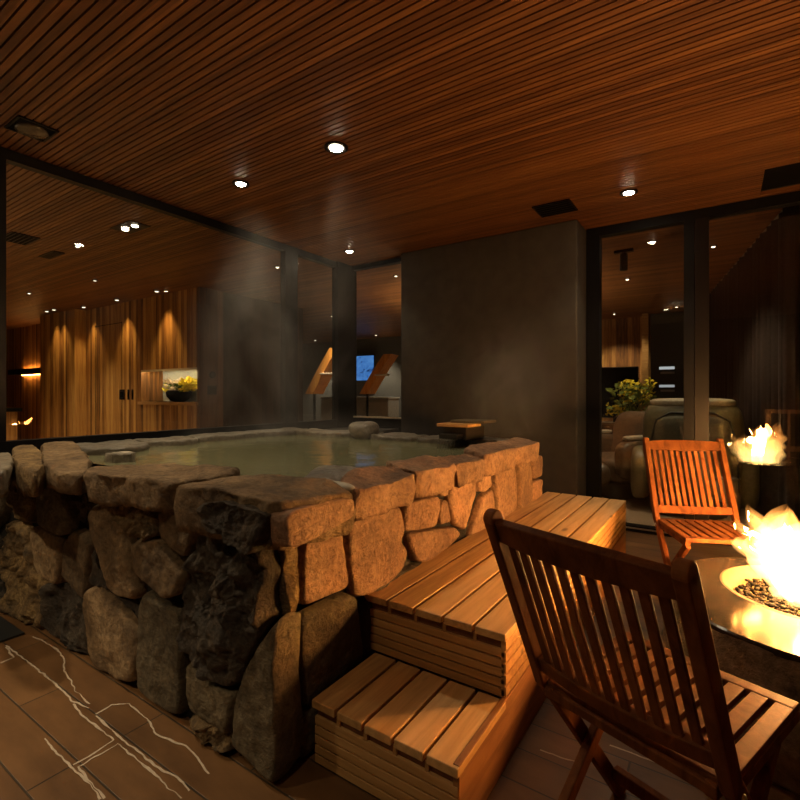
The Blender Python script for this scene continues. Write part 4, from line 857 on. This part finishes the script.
for i, (bx, by, hh_, ln_, r0) in enumerate(lp): tongue(bx, by, hh_ * .90, ln_, r0, i * 3.3 + 1).build('flame_tongue', fm, fl, smooth=True)
light('POINT', (0.14, .02, .38), 62, (1, .47, .17), fl, shadow_soft_size=.05)
light('POINT', (.03, 0, .28), 12, (1, .47, .17), fl, shadow_soft_size=.04)

# wooden tool rack beside the viewer, met only as a reflection in the glass door
t = empty('wooden_rack', (.90, .62, 0), label='wooden frame with ring handles mirrored at the right edge of the glass', category='rack')
rk = wood('rack_timber', (.5, .22, .09), (.7, .38, .17), (.8, .5, .26), grain=(10, 10, 1.2))
for x_ in (-.30, .26): B((x_ - .035, -.03, 0), (x_ + .035, .03, 1.05)).build('post', rk, t, bevel=.004)
B((-.34, -.032, 1.0), (.30, .032, 1.06)).build('top_rail', rk, t, bevel=.004); B((-.27, -.02, .42), (.23, .02, .50)).build('middle_rail', rk, t, bevel=.003); B((-.27, -.02, .08), (.23, .02, .16)).build('bottom_rail', rk, t, bevel=.003)
B((-.06, -.015, .16), (-.03, .015, 1.0)).build('bar', rk, t); B((-.16, -.008, .16), (-.145, .008, 1.0)).build('rod', M['steel'], t)
for z_ in (.72, .60):
    q = MB(); q.tube([(-.235 + .045 * math.cos(a * PI / 8), .045, z_ + .045 * math.sin(a * PI / 8)) for a in range(17)], .006, 6); q.build('ring_handle', M['black'], t, smooth=True)

# mineral deposits on the floor
st = MB(); rr = random.Random(9)
for line in STAINS:
    pts = []
    for a, b in zip(line[:-1], line[1:]):
        a, b = Vector((*a, 0)), Vector((*b, 0)); n_ = max(2, int((b - a).length / .012))
        for i in range(n_): pts.append(a.lerp(b, i / n_))
    pts.append(Vector((*line[-1], 0)))
    L_ = len(pts); vs = []
    for i, p_ in enumerate(pts):
        d = (pts[min(i + 1, L_ - 1)] - pts[max(i - 1, 0)]).normalized(); u = Vector((-d.y, d.x, 0)); k_ = noise.noise(Vector((p_.x * 30, p_.y * 30, 1)))
        w_ = (.0022 + .0034 * (noise.noise(Vector((p_.x * 14, p_.y * 14, 5))) + .3)); w_ = max(w_, .0009); c_ = p_ + u * k_ * .006
        vs += [(c_.x + u.x * w_, c_.y + u.y * w_, .0012), (c_.x - u.x * w_, c_.y - u.y * w_, .0012)]
    st.add(vs, [(2 * i, 2 * i + 1, 2 * i + 3, 2 * i + 2) for i in range(L_ - 1)])
st.build('mineral_stain', M['stain'], bpy.data.objects['floor'])

# steam: one body of vapour over the bath, thicker where the plumes rise
if STEAM:
    m = N('steam_vapour'); pv = m.n('VolumeScatter'); pv.inputs['Color'].default_value = (1, .96, .90, 1); pv.inputs['Anisotropy'].default_value = .3
    tc = m.n('TexCoord')
    mp = m.n('Mapping'); mp.inputs['Scale'].default_value = (2.6, 2.6, 1.5); m.l(tc, 'Object', mp, 'Vector')
    no = m.n('TexNoise'); no.inputs['Scale'].default_value = 1.0; no.inputs['Detail'].default_value = 4; no.inputs['Roughness'].default_value = .55; no.inputs['Distortion'].default_value = 1.1; m.l(mp, 'Vector', no, 'Vector')
    r = m.n('MapRange', interpolation_type='SMOOTHSTEP'); m.l(no, 'Fac', r, 0); r.inputs[1].default_value = .40; r.inputs[2].default_value = .72; r.inputs[3].default_value = .04
    acc = None
    for c_, r_, d_ in PLUMES:
        mq = m.n('Mapping'); m.l(tc, 'Object', mq, 'Vector'); mq.inputs['Scale'].default_value = [1 / (q * S) for q in r_]; mq.inputs['Location'].default_value = [-b / q for b, q in zip(c_, r_)]
        ln_ = m.n('VectorMath', operation='LENGTH'); m.l(mq, 0, ln_, 0)
        f = m.n('MapRange', interpolation_type='SMOOTHSTEP'); m.l(ln_, 'Value', f, 0); f.inputs[1].default_value = .15; f.inputs[2].default_value = 1.0; f.inputs[3].default_value = d_; f.inputs[4].default_value = 0
        if acc is None: acc = f
        else:
            ad = m.n('Math', operation='ADD'); m.l(acc, 0, ad, 0); m.l(f, 0, ad, 1); acc = ad
    mu = m.n('Math', operation='MULTIPLY'); m.l(r, 0, mu, 0); m.l(acc, 0, mu, 1); m.l(mu, 0, pv, 'Density'); m.l(pv, 0, m.out, 'Volume')
    B((-3.90, 1.45, .955), (-1.0, 4.64, 2.92)).build('steam', m.m, label='drifting veils of pale steam rising off the bath', category='steam', kind='stuff')

# ------------------------------------------------------------------ world, camera
w = bpy.data.worlds.new('night'); bpy.context.scene.world = w; w.use_nodes = True
w.node_tree.nodes['Background'].inputs[0].default_value = (.55, .42, .30, 1); w.node_tree.nodes['Background'].inputs[1].default_value = .012
cd = bpy.data.cameras.new('camera'); cam = bpy.data.objects.new('camera', cd); C.objects.link(cam)
cd.sensor_width = 36; cd.sensor_fit = 'HORIZONTAL'; cd.lens = 36 * 481 / 800; cd.shift_y = -(400 - 394) / 800
cd.clip_start = .02
cam.location = (0, 0, 1.3); cam.rotation_euler = (PI / 2, 0, math.radians(33.8))
sc = bpy.context.scene; sc.camera = cam

# bring survey units to metres
done = set()
for o in list(bpy.data.objects):
    if o.data and isinstance(o.data, bpy.types.Mesh) and o.data.name not in done:
        o.data.transform(Matrix.Scale(S, 4)); done.add(o.data.name)
    o.location = Vector(o.location) * S
# a mesh thing keeps its origin at its own base
for o in list(bpy.data.objects):
    if o.parent is None and o.type == 'MESH' and tuple(o.location) == (0, 0, 0) and o.get('kind') != 'structure' and not o.children:
        xs = [v.co for v in o.data.vertices]; b_ = Vector((sum(v.x for v in xs) / len(xs), sum(v.y for v in xs) / len(xs), min(v.z for v in xs)))
        if o.name.startswith('steam'): continue
        o.data.transform(Matrix.Translation(-b_)); o.location = b_
vs_ = sc.view_settings; vs_.view_transform = 'Standard'; vs_.look = 'None'; vs_.exposure = EXPO; vs_.gamma = 1; vs_.use_curve_mapping = False
